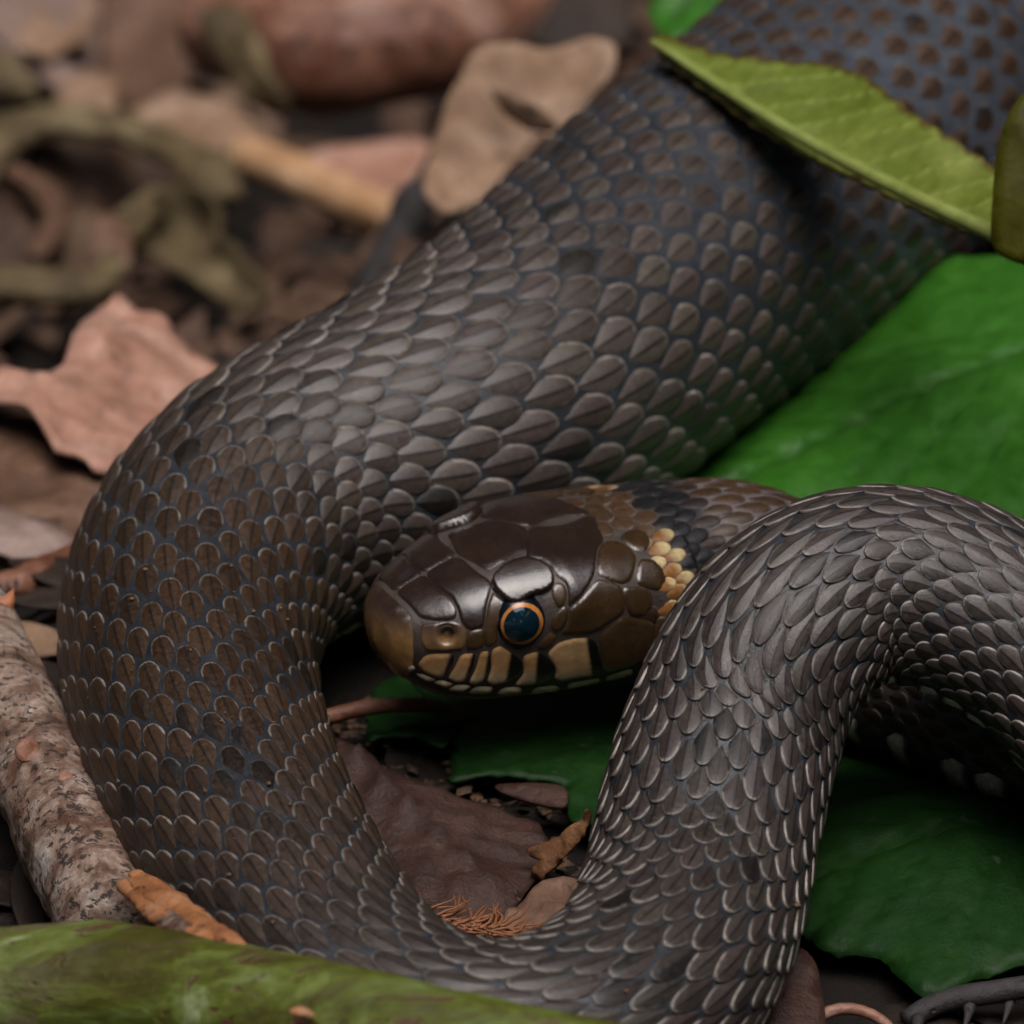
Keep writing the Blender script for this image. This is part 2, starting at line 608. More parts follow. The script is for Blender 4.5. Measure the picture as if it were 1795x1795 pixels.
def dorsal_scale(s0, t0, hl, hw, sharp, lift, keel=1.0, dome=0.11):
    """Vertices and attributes of one scale on the body surface."""
    W = width_profile(Ug, sharp)
    s = s0 + Ug * hl
    r = float(np.interp(max(s0, 0), sg, RR))
    tl = t0 + Vg * W * hw
    p, n = surf(s, tl)
    wcm = hw * r
    t = (Ug + 1) / 2
    h = wcm * (-0.10 + lift * t ** 1.15 + dome * (1 - Vg ** 2) * np.sin(np.pi * np.clip(t, .06, .97)) ** .6
               + keel * 0.035 * np.exp(-(Vg / .10) ** 2) * np.sin(np.pi * t))
    edge = np.maximum(np.abs(Vg) ** 3, np.clip((t - .80) / .20, 0, 1) ** 2.2)
    h = h - wcm * 0.09 * edge
    top = p + n * h[..., None]
    top = top.reshape(-1, 3)
    cen = top.mean(0)
    low = np.array([top[k] for k in RING])
    nl = n.reshape(-1, 3)[RING]
    low = low - nl * (np.clip(h.reshape(-1)[RING], 0, None)[:, None] + wcm * .12) + (cen - low) * 0.05
    V = np.vstack([top, low])
    rim = np.maximum(np.abs(Vg) * sstep(.30, .62, t), np.clip((t - .70) / .30, 0, 1)).reshape(-1)
    rim = np.concatenate([rim, rim[RING]])
    u = np.concatenate([Ug.reshape(-1), Ug.reshape(-1)[RING]])
    v = np.concatenate([Vg.reshape(-1), Vg.reshape(-1)[RING]])
    return V, rim, u, v, cen, n[nu // 2, nv // 2], wcm


# where the arc passes the photograph's regions
def s_at(px, py, z, lo=0, hi=1e9):
    p = P(px, py, z)
    m = (sg > lo) & (sg < hi)
    k = np.argmin(np.linalg.norm(C - p, axis=1) + np.where(m, 0, 1e6))
    return sg[k]


S_ARCH = s_at(1515, 1030, 2.10, 6)
S_RIGHT = s_at(1245, 1430, 1.1, S_ARCH)
S_BOT = s_at(860, 1850, .82, S_RIGHT)
S_LEFT = s_at(345, 1255, .9, S_BOT)
S_BEND = s_at(520, 868, 1.06, S_LEFT)
S_UP = s_at(1127, 507, 1.22, S_BEND)
S_TOP = s_at(1560, 165, 1.24, S_UP)
KS = [0, 2.5, 6, S_ARCH, S_RIGHT, S_BOT, S_LEFT - 1, S_LEFT + 1, S_BEND, S_BEND + 2, S_UP - 1, S_UP + 1, S_TOP, SLEN]
KLEN = [.56, .44, .53, .53, .54, .55, .53, .52, .56, .53, .48, .45, .42, .41]      # half length / step
KWID = [.66, .52, .68, .68, .68, .67, .65, .64, .69, .65, .57, .55, .51, .50]      # half width / row pitch
KSHP = [.3, .3, .8, 1.0, 1.0, .8, .3, .25, .5, .45, .35, .2, .1, .1]
KLFT = [.27, .28, .36, .38, .38, .36, .26, .24, .34, .30, .25, .22, .20, .20]
cA = np.array([0.037, 0.0295, 0.0265]); cB = np.array([0.034, 0.0185, 0.0095]); cC = np.array([0.054, 0.043, 0.037])  # cC is paler and greyer: sky reflection on the thick coil put into colour
cD = np.array([0.052, 0.029, 0.016])
KCOL = np.array([cD, cD, cA, cA, cA, cA, cB, cB * .95, cC * .95, cC, cC, cC * .9, cD, cD])
# arc coordinate counted in scale rows
KSTEP = [.38, .38, .42, .42, .54, .50, .52, .48, .37, .335, .315, .31, .31, .31]
KST = np.interp(sg, KS, KSTEP)
STEP = KST * RR
rowpos = np.concatenate([[0], np.cumsum(np.diff(sg) / STEP[:-1])])
ROWS = 27
PITCH = R(246.0) / (ROWS - 1)
scales = []     # V, Col, Rim, rim, u, v, score
X_ = -0.38      # first row begins on the nape, over the back of the head
nrow = int(rowpos[-1])
pre = 5
sid = 0
for i in range(ROWS):
    t_base = -R(123.0) + i * PITCH
    off = 0.5 * (i % 2)
    for j in range(-pre, nrow):
        g = j + off + random.uniform(-.05, .05)
        if g < 0: s0 = g * STEP[0] * 0.9
        else: s0 = float(np.interp(g, rowpos, sg))
        if s0 < -.56: continue
        if s0 > SLEN - .5: continue
        ta = abs(t_base)
        if s0 < -0.42 and R(14) < ta < R(85): continue
        step = float(np.interp(max(s0, 0), sg, STEP))
        kl = float(np.interp(s0, KS, KLEN)); kw = float(np.interp(s0, KS, KWID))
        sh = float(np.interp(s0, KS, KSHP)); lf = float(np.interp(s0, KS, KLFT))
        low = max(0, (ta - R(95)) / R(33))
        jit = random.uniform(.92, 1.07)
        hl = step * kl * jit * (1 + .08 * low)
        hw = PITCH * kw * random.uniform(.93, 1.06) * (1 + .22 * low)
        t0 = t_base + random.uniform(-.04, .04) * PITCH * 2
        V, rim, u, v, cen, n, wcm = dorsal_scale(s0, t0, hl, hw, sh, lf * random.uniform(.85, 1.15), keel=.0 if s0 < .6 else (.4 if ta > R(110) else 1.0))
        if s0 < .9: v = .4 + .6 * np.abs(v)          # nape scales are smooth, without a keel
        base = np.array([np.interp(s0, KS, KCOL[:, k]) for k in range(3)])
        base = base * random.uniform(.70, 1.28) * (1 + .045 * np.array([random.uniform(-1, 1) for _ in range(3)]))
        rc = np.array([0.25, 0.22, 0.19]) * random.uniform(.45, 1.2)
        nvv = len(V)
        col = np.tile(base, (nvv, 1))
        if S_UP - 2.5 < s0:
            f = float(sstep(S_UP - 2.5, S_UP + 2, s0))
            # brown core, paler brown surround on the stretched flank
            rr_ = np.sqrt((u * .8 - .1) ** 2 + v ** 2)
            core = (1 - sstep(.25, .75, rr_))[:, None] * f * .55
            col = col * (1 - core) + np.array([0.040, 0.017, 0.007]) * core
        dark_p = 0.05 + 0.10 * (R(60) < ta < R(120))
        z_ = noise.noise(Vector((s0 * .55, t0 * 1.6, 2.0)))
        if s0 > 1.2 and (random.random() < dark_p * .5 or z_ > .52):
            # black bar or flank blotch: part or whole of a scale
            if random.random() < .5: col *= .28
            else:
                sgn = random.choice((-1, 1))
                m = sstep(-.1, .25, v * sgn + u * .3)[:, None]
                col = col * (1 - m * .85) + blk * m * .85
            rc = rc * .6
        if s0 < 1.05:      # nape: brown, yellow collar, black behind it
            cn = np.array([0.045, 0.024, 0.012]) * random.uniform(.8, 1.2)
            yel = np.array([0.52, 0.42, 0.22]); orange = np.array([0.22, 0.095, 0.025])
            fy = random.uniform(.55, 1) * float(sstep(-.44, -.34, s0) * (1 - sstep(-.17, -.10, s0))) * float(sstep(R(16), R(34), ta)) * float(1 - sstep(R(92), R(108), ta))
            pk = sstep(-.15, .65, u + random.uniform(-.6, .5))[:, None]
            cy = (orange * (1 - pk) + yel * pk)
            col = np.tile(cn, (nvv, 1)) * (1 - fy) + cy * fy
            fb = float(sstep(-.16, -.08, s0) * (1 - sstep(.12, .30, s0)))
            col = col * (1 - fb) + blk * fb
            rc = rc * .5 * (1 - fy) + np.array([.55, .42, .18]) * fy
            rc = rc * (1 - fb) + blk * 2 * fb
        # how large it shows in the picture
        pxs, pys = project(V[:nu * nv])
        cx, cy_ = pxs.mean(), pys.mean()
        score = 0.0
        vd = CAM - cen; dist = np.linalg.norm(vd); vd = vd / dist
        fc = float(np.dot(vd, n))
        if -10 < cx < 1805 and -10 < cy_ < 1805 and fc > .12:
            hit = body_bvh.ray_cast(Vector(CAM), Vector(-vd))
            if hit[0] is None or hit[3] > dist - .25:
                score = fc * hl * wcm
        scales.append((V, col, np.tile(rc, (nvv, 1)), rim, u, v, score, sid))
        sid += 1

order = sorted(range(len(scales)), key=lambda k: -scales[k][6])
own = set(order[:300])
for k in order[:300]:
    V, col, rc, rim, u, v, sc_, sd_ = scales[k]
    mesh_obj('scale', V, SF, M['scale'], snake, attrs={'Col': col, 'RimCol': rc, 'rim': rim, 'su': u, 'sv': v, 'sid': np.full(len(V), sd_ * 3.7)})
rest = [scales[k] for k in range(len(scales)) if k not in own]

# belly plates along the whole underside
for g in np.arange(1.0, nrow - 1, 1.0):
    s0 = float(np.interp(g, rowpos, sg))
    step = float(np.interp(s0, sg, STEP))
    W = np.clip(1.0 - 0.0 * Ug, 0, 1)
    s = s0 + Ug * step * .56
    tl = math.pi + Vg * R(50) * (1 - .06 * Ug ** 2)
    p, n = surf(s, tl)
    h = step * (.0 + .06 * (Ug + 1)) + .01
    edge = np.maximum(np.abs(Vg) ** 8, np.clip(Ug, 0, 1) ** 4)
    top = (p + n * (h - edge * .025)[..., None]).reshape(-1, 3)
    low = np.array([top[k] for k in RING]) - n.reshape(-1, 3)[RING] * .06
    V = np.vstack([top, low])
    vv = np.concatenate([Vg.reshape(-1), Vg.reshape(-1)[RING]])
    uu = np.concatenate([Ug.reshape(-1), Ug.reshape(-1)[RING]])
    col = np.tile(np.array([.018, .018, .020]), (len(V), 1))
    for sgn in (-1, 1):
        if random.random() < .66:
            m = (sstep(.50, .62, vv * sgn) * (1 - sstep(.35, .8, np.abs(uu - .1))))[:, None]
            col = col * (1 - m) + np.array([.85, .85, .68]) * m * random.uniform(.7, 1.0) + 0 * m
    rest.append((V, col, col * 1.2, np.zeros(len(V)), uu, np.ones(len(V)) * .5, 0, 0))

VA, FA, at = [], [], {k: [] for k in ('Col', 'RimCol', 'rim', 'su', 'sv', 'sid')}
off = 0
for (V, col, rc, rim, u, v, sc_, sd_) in rest:
    VA.append(V); FA.append(SFA + off); off += len(V)
    for k, a in (('Col', col), ('RimCol', rc), ('rim', rim), ('su', u), ('sv', v), ('sid', np.full(len(V), sd_ * 3.7))): at[k].append(a)
o = mesh_obj('scales', np.vstack(VA), np.vstack(FA), M['scale'], snake, attrs={k: np.concatenate(a) for k, a in at.items()})
tag(o, 'smaller and farther scales covering the rest of the snake', kind='stuff')


# ------------------------------------------------------------------ head shields, each a curved plate
def chaikin(poly, it=2, c=0.2):
    p = np.asarray(poly, float)
    for _ in range(it):
        q = np.roll(p, -1, 0)
        p = np.stack([p * (1 - c) + q * c, p * c + q * (1 - c)], 1).reshape(-1, 2)
    return p


def densify(p, step):
    out = []
    for a, b in zip(p, np.roll(p, -1, 0)):
        n = max(1, int(np.linalg.norm(b - a) / step))
        for k in range(n): out.append(a + (b - a) * k / n)
    return np.array(out)


def area2(p):
    q = np.roll(p, -1, 0)
    return 0.5 * np.sum(p[:, 0] * q[:, 1] - q[:, 0] * p[:, 1])


def edge_dist(pts_, poly):
    a = poly[None]; b = np.roll(poly, -1, 0)[None]; p = pts_[:, None]
    ab = b - a
    t = np.clip(np.sum((p - a) * ab, -1) / np.maximum(np.sum(ab * ab, -1), 1e-12), 0, 1)
    return np.linalg.norm(p - (a + ab * t[..., None]), axis=-1).min(1)


def inside(pts_, poly):
    x, y = pts_[:, 0], pts_[:, 1]
    c = np.zeros(len(pts_), bool)
    for a, b in zip(poly, np.roll(poly, -1, 0)):
        m = (a[1] > y) != (b[1] > y)
        with np.errstate(divide='ignore', invalid='ignore'):
            xi = (b[0] - a[0]) * (y - a[1]) / (b[1] - a[1]) + a[0]
        c ^= m & (x < xi)
    return c


def fill(poly, step, extra=None, clear=.45):
    """Triangulate a polygon with interior points; returns 2-D points and triangles."""
    lo, hi = poly.min(0), poly.max(0)
    gx, gy = np.meshgrid(np.arange(lo[0], hi[0], step), np.arange(lo[1], hi[1], step))
    gx = gx + (np.arange(gx.shape[0]) % 2)[:, None] * step * .5
    g = np.stack([gx.ravel(), gy.ravel()], 1)
    g = g[inside(g, poly)]
    if len(g): g = g[edge_dist(g, poly) > step * clear]
    allp = np.vstack([poly, g]) if len(g) else poly
    if extra is not None: allp = np.vstack([allp, extra])
    nb = len(poly)
    r = delaunay_2d_cdt([Vector(p) for p in allp], [], [list(range(nb))], 1, 1e-7)
    v2 = np.array([[v[0], v[1]] for v in r[0]])
    return v2, [list(f) for f in r[2]]


def inset(poly, d):
    if area2(poly) < 0: poly = poly[::-1]
    a = np.roll(poly, 1, 0); b = np.roll(poly, -1, 0)
    t = b - a
    n = np.stack([-t[:, 1], t[:, 0]], 1)
    n /= np.maximum(np.linalg.norm(n, axis=1), 1e-9)[:, None]
    return poly + n * d


def hit_from(org, d):
    return head_bvh.ray_cast(Vector(org), Vector(d))


def shield(poly, colf, chart='cam', H=.014, dm=4.0, both=True, step=4.0, gap=0.4, lift=0.0, dent=None):
    """Curved plate lying on the head. chart: 'cam' = outline in photograph pixels, 'top' = (x, l), 'front' = (l, z)."""
    unit = 1.0 if chart == 'cam' else 1 / 230.0
    poly = chaikin(poly, 2, .18)
    poly = densify(poly, step * .8 * unit)
    poly = inset(poly, gap * unit)
    v2, F = fill(poly, step * unit)
    if not F: return []
    d = edge_dist(v2, poly) / unit
    P3 = np.zeros((len(v2), 3)); N3 = np.zeros((len(v2), 3)); ok = np.ones(len(v2), bool)
    for i, p in enumerate(v2):
        if chart == 'cam': h = hit_from(CAM, ray(p[0], p[1]))
        elif chart == 'top': h = hit_from(HO + hB * p[0] + hL * p[1] + hU * 2, -hU)
        else: h = hit_from(HO + hL * p[0] + hU * p[1] - hB * 2, hB)
        if h[0] is None: ok[i] = False; continue
        P3[i] = h[0]; N3[i] = h[1]
        rd = ray(p[0], p[1]) if chart == 'cam' else (-hU if chart == 'top' else hB)
        if N3[i] @ rd > 0: N3[i] = -N3[i]
        x = (P3[i] - HO) @ hB
        if x > 3 or x < -.2: ok[i] = False
    if ok.mean() < .6: return []
    F = [f for f in F if all(ok[k] for k in f)]
    par = list(range(len(v2)))
    def root(k):
        while par[k] != k: par[k] = par[par[k]]; k = par[k]
        return k
    for f in F:
        for k in f[1:]: par[root(k)] = root(f[0])
    cnt = {}
    for f in F: cnt[root(f[0])] = cnt.get(root(f[0]), 0) + 1
    big = max(cnt, key=cnt.get)
    F = [f for f in F if root(f[0]) == big]
    hh = .003 + (H - .003) * (1 - (1 - np.clip(d / dm, 0, 1)) ** 2) + lift * np.clip(d / dm, 0, 1)
    if dent is not None:
        dd_ = np.linalg.norm(P3 - dent, axis=1)
        hh = hh - .10 * np.exp(-(dd_ / .052) ** 4) + .005 * np.exp(-((dd_ - .085) / .03) ** 2)
    Q = P3 + N3 * hh[:, None]
    loc = np.stack([(Q - HO) @ hB, (Q - HO) @ hL, (Q - HO) @ hU], 1)
    pxs, pys = project(Q)
    col = np.array([colf(loc[i], pxs[i], pys[i], d[i]) for i in range(len(Q))])
    fc = np.mean([np.dot(np.cross(Q[f[1]] - Q[f[0]], Q[f[2]] - Q[f[0]]), N3[f[0]]) for f in F])
    if fc < 0: F = [f[::-1] for f in F]
    used = sorted({k for f in F for k in f}); mp_ = {k: i for i, k in enumerate(used)}
    Q = Q[used]; col = col[used]; F = [[mp_[k] for k in f] for f in F]
    o1 = mesh_obj('head_shield', Q, F, M['shield'], snake, attrs={'Col': col})
    if both:
        mesh_obj('head_shield', mirror(Q), [f[::-1] for f in F], M['shield'], snake, attrs={'Col': col})
    return [o1]


cap_c = np.array([0.020, 0.0115, 0.0085]); side_c = np.array([0.050, 0.028, 0.012]); tan_c = np.array([0.27, 0.155, 0.065])
pale_c = np.array([0.50, 0.45, 0.28]); black_c = np.array([0.004, 0.004, 0.004]); ros_c = np.array([0.16, 0.088, 0.032])


def c_cap(l, px, py, d):
    f = float(sstep(.05, -.25, l[2])) if False else float(1 - sstep(-.15, .15, l[2]))
    c = cap_c * (1 - f) + side_c * f
    return c * (1 + .25 * nz(l, 5))


def c_side(l, px, py, d):
    return side_c * (.9 + .3 * nz(l, 6)) * (1 - .25 * float(sstep(6, 0, d)) if d < 6 else 1)


def c_temple(l, px, py, d):
    return side_c * .68 * (1 + .25 * nz(l, 6))


def c_ros(l, px, py, d):
    f = float(sstep(-.05, .16, l[2]))
    c = ros_c * 1.25 * (1 - f) + cap_c * 1.5 * f
    return c * (1 + .25 * nz(l, 6))


def c_nasal(l, px, py, d):
    f = float(sstep(-.02, .14, l[2]))
    return (tan_c * .55 * (1 - f) + cap_c * 2 * f) * (1 + .3 * nz(l, 8))


def lab(bar=None, toward=1.0, pale=.0):
    """Upper lip shield: tan, paler at the lip, black along its hind border where bar = (px top, px bottom, py top, py bottom)."""
    def f(l, px, py, d):
        lowf = float(sstep(1165, 1200, py))
        c = tan_c * (1 - .5 * lowf - pale) + pale_c * (.5 * lowf + pale)
        c = c * (1 + .3 * nz(l, 7))
        if bar:
            xb = np.interp(py, [bar[2], bar[3]], [bar[0], bar[1]])
            m = float(sstep(-2.5, 2.5, px - xb))
            c = c * (1 - m) + black_c * m
        return c
    return f


def c_low(l, px, py, d):
    c = pale_c * (.85 + .3 * nz(l, 6))
    m = float(sstep(.15, .5, nz(l, 4, 3.0)))
    return c * (1 - m * .7) + black_c * m * .7


def mid(x):
    p, n = surf(np.array([x - X0]), np.array([0.0]))
    a, b = project(p + n * .01)
    return (float(a[0]), float(b[0]))


J0, J1, J2, J3, J4 = (mid(x) for x in (.165, .40, .66, 1.195, 1.70))
# plates crossing the midline: outlined in head coordinates, whole
FR = [(.66, 0), (.70, .16), (.735, .30), (.85, .275), (.97, .262), (1.05, .262), (1.13, .15), (1.195, 0)]
FR = FR + [(x, -l) for (x, l) in FR[-2:0:-1]]
shield(FR, c_cap, 'top', both=False, step=7)
RO = [(0, .19), (.12, .185), (.25, .15), (.32, .06), (.335, -.08), (.315, -.20), (.25, -.30), (.12, -.34), (0, -.315)]
RO = RO + [(-l, z) for (l, z) in RO[-2:0:-1]]
shield(RO, c_ros, 'front', both=False, step=7, H=.018)
MEN = [(0, -.325), (.09, -.35), (.14, -.36), (.10, -.44), (0, -.46), (-.10, -.44), (-.14, -.36), (-.09, -.35)]
shield(MEN, lambda l, px, py, d: pale_c, 'front', both=False, step=7, H=.012)
SH = [
    ([J0, J1, (764, 1030), (789, 1045), (802, 1068), (799, 1087), (765, 1089), (735, 1084), (720, 1064)], c_cap, {}),
    ([J1, J2, (836, 1002), (859, 1017), (862, 1029), (853, 1063), (849, 1097), (842, 1101), (821, 1105), (807, 1089), (802, 1067), (789, 1045), (764, 1030)], c_cap, {}),
    ([(859, 1017), (880, 995), (904, 984), (922, 982), (946, 984), (964, 995), (973, 1010), (972, 1030), (957, 1041), (930, 1048), (908, 1062), (892, 1061), (875, 1048), (862, 1034)], c_cap, dict(lift=.045, H=.018)),
    ([J3, (923, 960), (922, 981), (946, 983), (964, 994), (974, 1010), (992, 1022), (996, 1044), (996, 1065), (1017, 1048), (1031, 1030), (1043, 1006), (1047, 962), (1060, 947), (1052, 927), J4, (985, 921)], c_cap, {}),
    ([(997, 1068), (1020, 1049), (1033, 1031), (1047, 1014), (1070, 1018), (1089, 1028), (1096, 1050), (1096, 1073), (1072, 1090), (1047, 1106), (1017, 1114), (981, 1112), (992, 1096), (998, 1082)], c_temple, {}),
    ([(1061, 948), (1048, 962), (1045, 1003), (1053, 1012), (1089, 1026), (1107, 1019), (1117, 980), (1107, 962), (1084, 948)], c_temple, {}),
    ([(1090, 1030), (1114, 1027), (1140, 1036), (1147, 1057), (1130, 1082), (1107, 1082), (1097, 1067)], c_temple, {}),
    ([(1119, 979), (1147, 980), (1160, 995), (1169, 1017), (1156, 1036), (1140, 1034), (1114, 1025)], c_temple, {}),
    ([(1084, 944), (1100, 929), (1130, 929), (1142, 950), (1131, 968), (1112, 966)], c_temple, {}),
    ([(863, 1036), (875, 1047), (890, 1057), (896, 1064), (882, 1082), (872, 1100), (873, 1124), (861, 1134), (849, 1132), (849, 1100), (854, 1064)], c_side, {}),
    ([(973, 1020), (989, 1023), (995, 1040), (991, 1058), (979, 1067), (970, 1053), (965, 1036)], c_side, {}),
    ([(988, 1062), (997, 1068), (995, 1087), (984, 1104), (974, 1109), (964, 1100), (969, 1080)], c_side, {}),
    ([(965, 1108), (978, 1113), (970, 1129), (954, 1139), (939, 1136), (950, 1118)], c_side, {}),
    ([(820, 1107), (844, 1102), (849, 1106), (849, 1136), (817, 1139), (816, 1125)], c_side, {}),
    ([(736, 1094), (764, 1091), (804, 1088), (819, 1105), (815, 1138), (780, 1141), (747, 1141), (738, 1127)], c_nasal, dict(dent=nost, step=3.2)),
    ([(731, 1165), (747, 1146), (796, 1145), (796, 1160), (782, 1183), (770, 1189), (744, 1179)], lab((789, 775, 1145, 1189)), {}),
    ([(808, 1146), (834, 1144), (831, 1167), (820, 1192), (802, 1197), (784, 1189), (797, 1169)], lab((829, 812, 1144, 1197)), {}),
    ([(842, 1142), (859, 1141), (861, 1166), (852, 1191), (832, 1201), (821, 1196), (834, 1172)], lab((856, 846, 1141, 1201)), {}),
    ([(861, 1139), (876, 1131), (889, 1139), (912, 1155), (918, 1167), (908, 1189), (884, 1197), (863, 1201), (853, 1194), (861, 1172)], lab((896, 886, 1140, 1197)), {}),
    ([(915, 1149), (942, 1141), (957, 1149), (973, 1169), (968, 1189), (947, 1199), (917, 1202), (900, 1201), (919, 1179)], lab((942, 938, 1140, 1199)), {}),
    ([(958, 1146), (977, 1127), (1000, 1119), (1037, 1117), (1048, 1131), (1055, 1167), (1051, 1184), (1017, 1187), (984, 1194), (971, 1191), (975, 1172)], lab((1027, 1038, 1118, 1186), pale=.12), {}),
    ([(1050, 1111), (1097, 1076), (1111, 1083), (1134, 1086), (1150, 1095), (1143, 1150), (1108, 1168), (1057, 1181), (1052, 1142)], c_side, {}),
]
for poly, cf, kw in SH:
    shield(poly, cf, **kw)
LOWER = [[(694, 1158), (720, 1162), (730, 1172), (714, 1180)], [(727, 1179), (741, 1181), (767, 1191), (747, 1196)], [(759, 1196), (771, 1191), (797, 1198), (780, 1206)],
         [(784, 1209), (800, 1199), (828, 1201), (812, 1214)], [(817, 1216), (834, 1202), (866, 1203), (859, 1217)], [(866, 1219), (882, 1204), (914, 1203), (915, 1216)],
         [(928, 1219), (935, 1205), (977, 1200), (984, 1212)], [(993, 1210), (994, 1198), (1047, 1187), (1057, 1196)], [(1062, 1196), (1060, 1186), (1106, 1170), (1112, 1184)]]
for k, poly in enumerate(LOWER):
    shield(poly, lambda l, px, py, d: pale_c * (.8 + .35 * nz(l, 6)), H=.014, dm=5, step=4)

# eyes
eh, en, _ = cam_hit(921, 1090)
eh = np.array(eh)
for side in (1, -1):
    ax = hL * .92 - hB * .22 + hU * .20
    ax /= np.linalg.norm(ax)
    cen = eh - hL * .128 - hU * 0.022
    if side < 0: cen = mirror(cen); ax = mirror_dir(ax)
    rE = .208
    e1 = np.cross(ax, hU); e1 /= np.linalg.norm(e1); e2 = np.cross(ax, e1)

    def cap(r, a0, a1, na=10, nb=48, sq=1.0):
        A = np.linspace(a0, a1, na); Bq = np.linspace(0, 2 * math.pi, nb, endpoint=False)
        V = [cen + r * (ax * math.cos(a) + (e1 * math.cos(b) + e2 * math.sin(b)) * math.sin(a)) for a in A for b in Bq]
        return V, [f[::-1] if side > 0 else f for f in grid_faces(na, nb).tolist()]
    V, F = cap(rE, .004, 2.2, 18)
    eye = mesh_obj('eye', V, F, M['eye'], snake)
    eye['label'] = 'round dark eye with an orange ring'
    V, F = cap(rE + .004, .58, .755, 6)
    # the ring is wider behind and below than in front
    i_ = mesh_obj('iris', V, F, M['iris'], eye)
    ax0 = ax
    ax = ax - hB * .05 + hU * .02 if side > 0 else mirror_dir(mirror_dir(ax) - hB * .05 + hU * .02)
    ax = ax / np.linalg.norm(ax)
    V, F = cap(rE + .0065, .002, .60, 8)
    p_ = mesh_obj('pupil', V, F, M['pupil'], eye)


# grains of soil and dust lying on the scales
GV_, GF_ = [], []
rg = random.Random(21)
oct_ = np.array([(1, 0, 0), (-1, 0, 0), (0, 1, 0), (0, -1, 0), (0, 0, 1), (0, 0, -1)], float)
ofc = [(0, 2, 4), (2, 1, 4), (1, 3, 4), (3, 0, 4), (2, 0, 5), (1, 2, 5), (3, 1, 5), (0, 3, 5)]
for k in range(120):
    s0 = rg.uniform(S_LEFT - 3.5, S_LEFT + 2.2) if k < 80 else rg.uniform(S_ARCH, SLEN - 3)
    t0 = rg.gauss(-.1, .75)
    p, n = surf(np.array([s0]), np.array([t0]))
    rr_ = rg.choice((.004, .005, .006, .008, .016)) * rg.uniform(.7, 1.2)
    c0 = p[0] + n[0] * (.022 + rr_ * .3)
    b = len(GV_)
    GV_ += [c0 + q * rr_ * rg.uniform(.6, 1.4) for q in oct_]
    GF_ += [[b + i for i in f] for f in ofc]
o = mesh_obj('dust_grains', GV_, GF_, simple('dust', (0.13, 0.08, 0.045), .7, .3), smooth=False)
tag(o, 'specks of soil and dust lying on the scales', 'dust', kind='stuff')

# ------------------------------------------------------------------ ground
def ground_z(x, y):
    d = (-(x + 1.6) * 0.80 + (y - 0.4) * 0.60)          # how far beyond the thick coil, away from the viewer
    z = -0.62 * max(0.0, d - 1.3) * (1 / (1 + max(0, d - 14) * .12))
    if abs(x) < 60 and abs(y) < 60:
        z += 0.10 * nz((x, y, 0), .6) + .05 * nz((x, y, 4), 1.9) - .06
    return z


gx = np.concatenate([[-3000, -900, -300, -120, -70, -45], np.arange(-30, 30.1, .5), [45, 70, 120, 300, 900, 3000]])
gy = np.concatenate([[-3000, -900, -300, -120, -60, -35], np.arange(-22, 50.1, .5), [62, 80, 120, 300, 900, 3000]])
GV = [(x, y, ground_z(x, y)) for x in gx for y in gy]
ny = len(gy)
GF = [[i * ny + j, (i + 1) * ny + j, (i + 1) * ny + j + 1, i * ny + j + 1] for i in range(len(gx) - 1) for j in range(ny - 1)]
g = mesh_obj('ground', GV, GF, M['soil'])
tag(g, 'dark woodland soil under the leaf litter', 'ground', kind='structure')


# ------------------------------------------------------------------ sheets (leaves) and tubes (stems)
def polyline_dist(p, line):
    a = line[:-1][None]; b = line[1:][None]; q = p[:, None]
    ab = b - a
    t = np.clip(np.sum((q - a) * ab, -1) / np.maximum(np.sum(ab * ab, -1), 1e-12), 0, 1)
    return np.linalg.norm(q - (a + ab * t[..., None]), axis=-1).min(1)


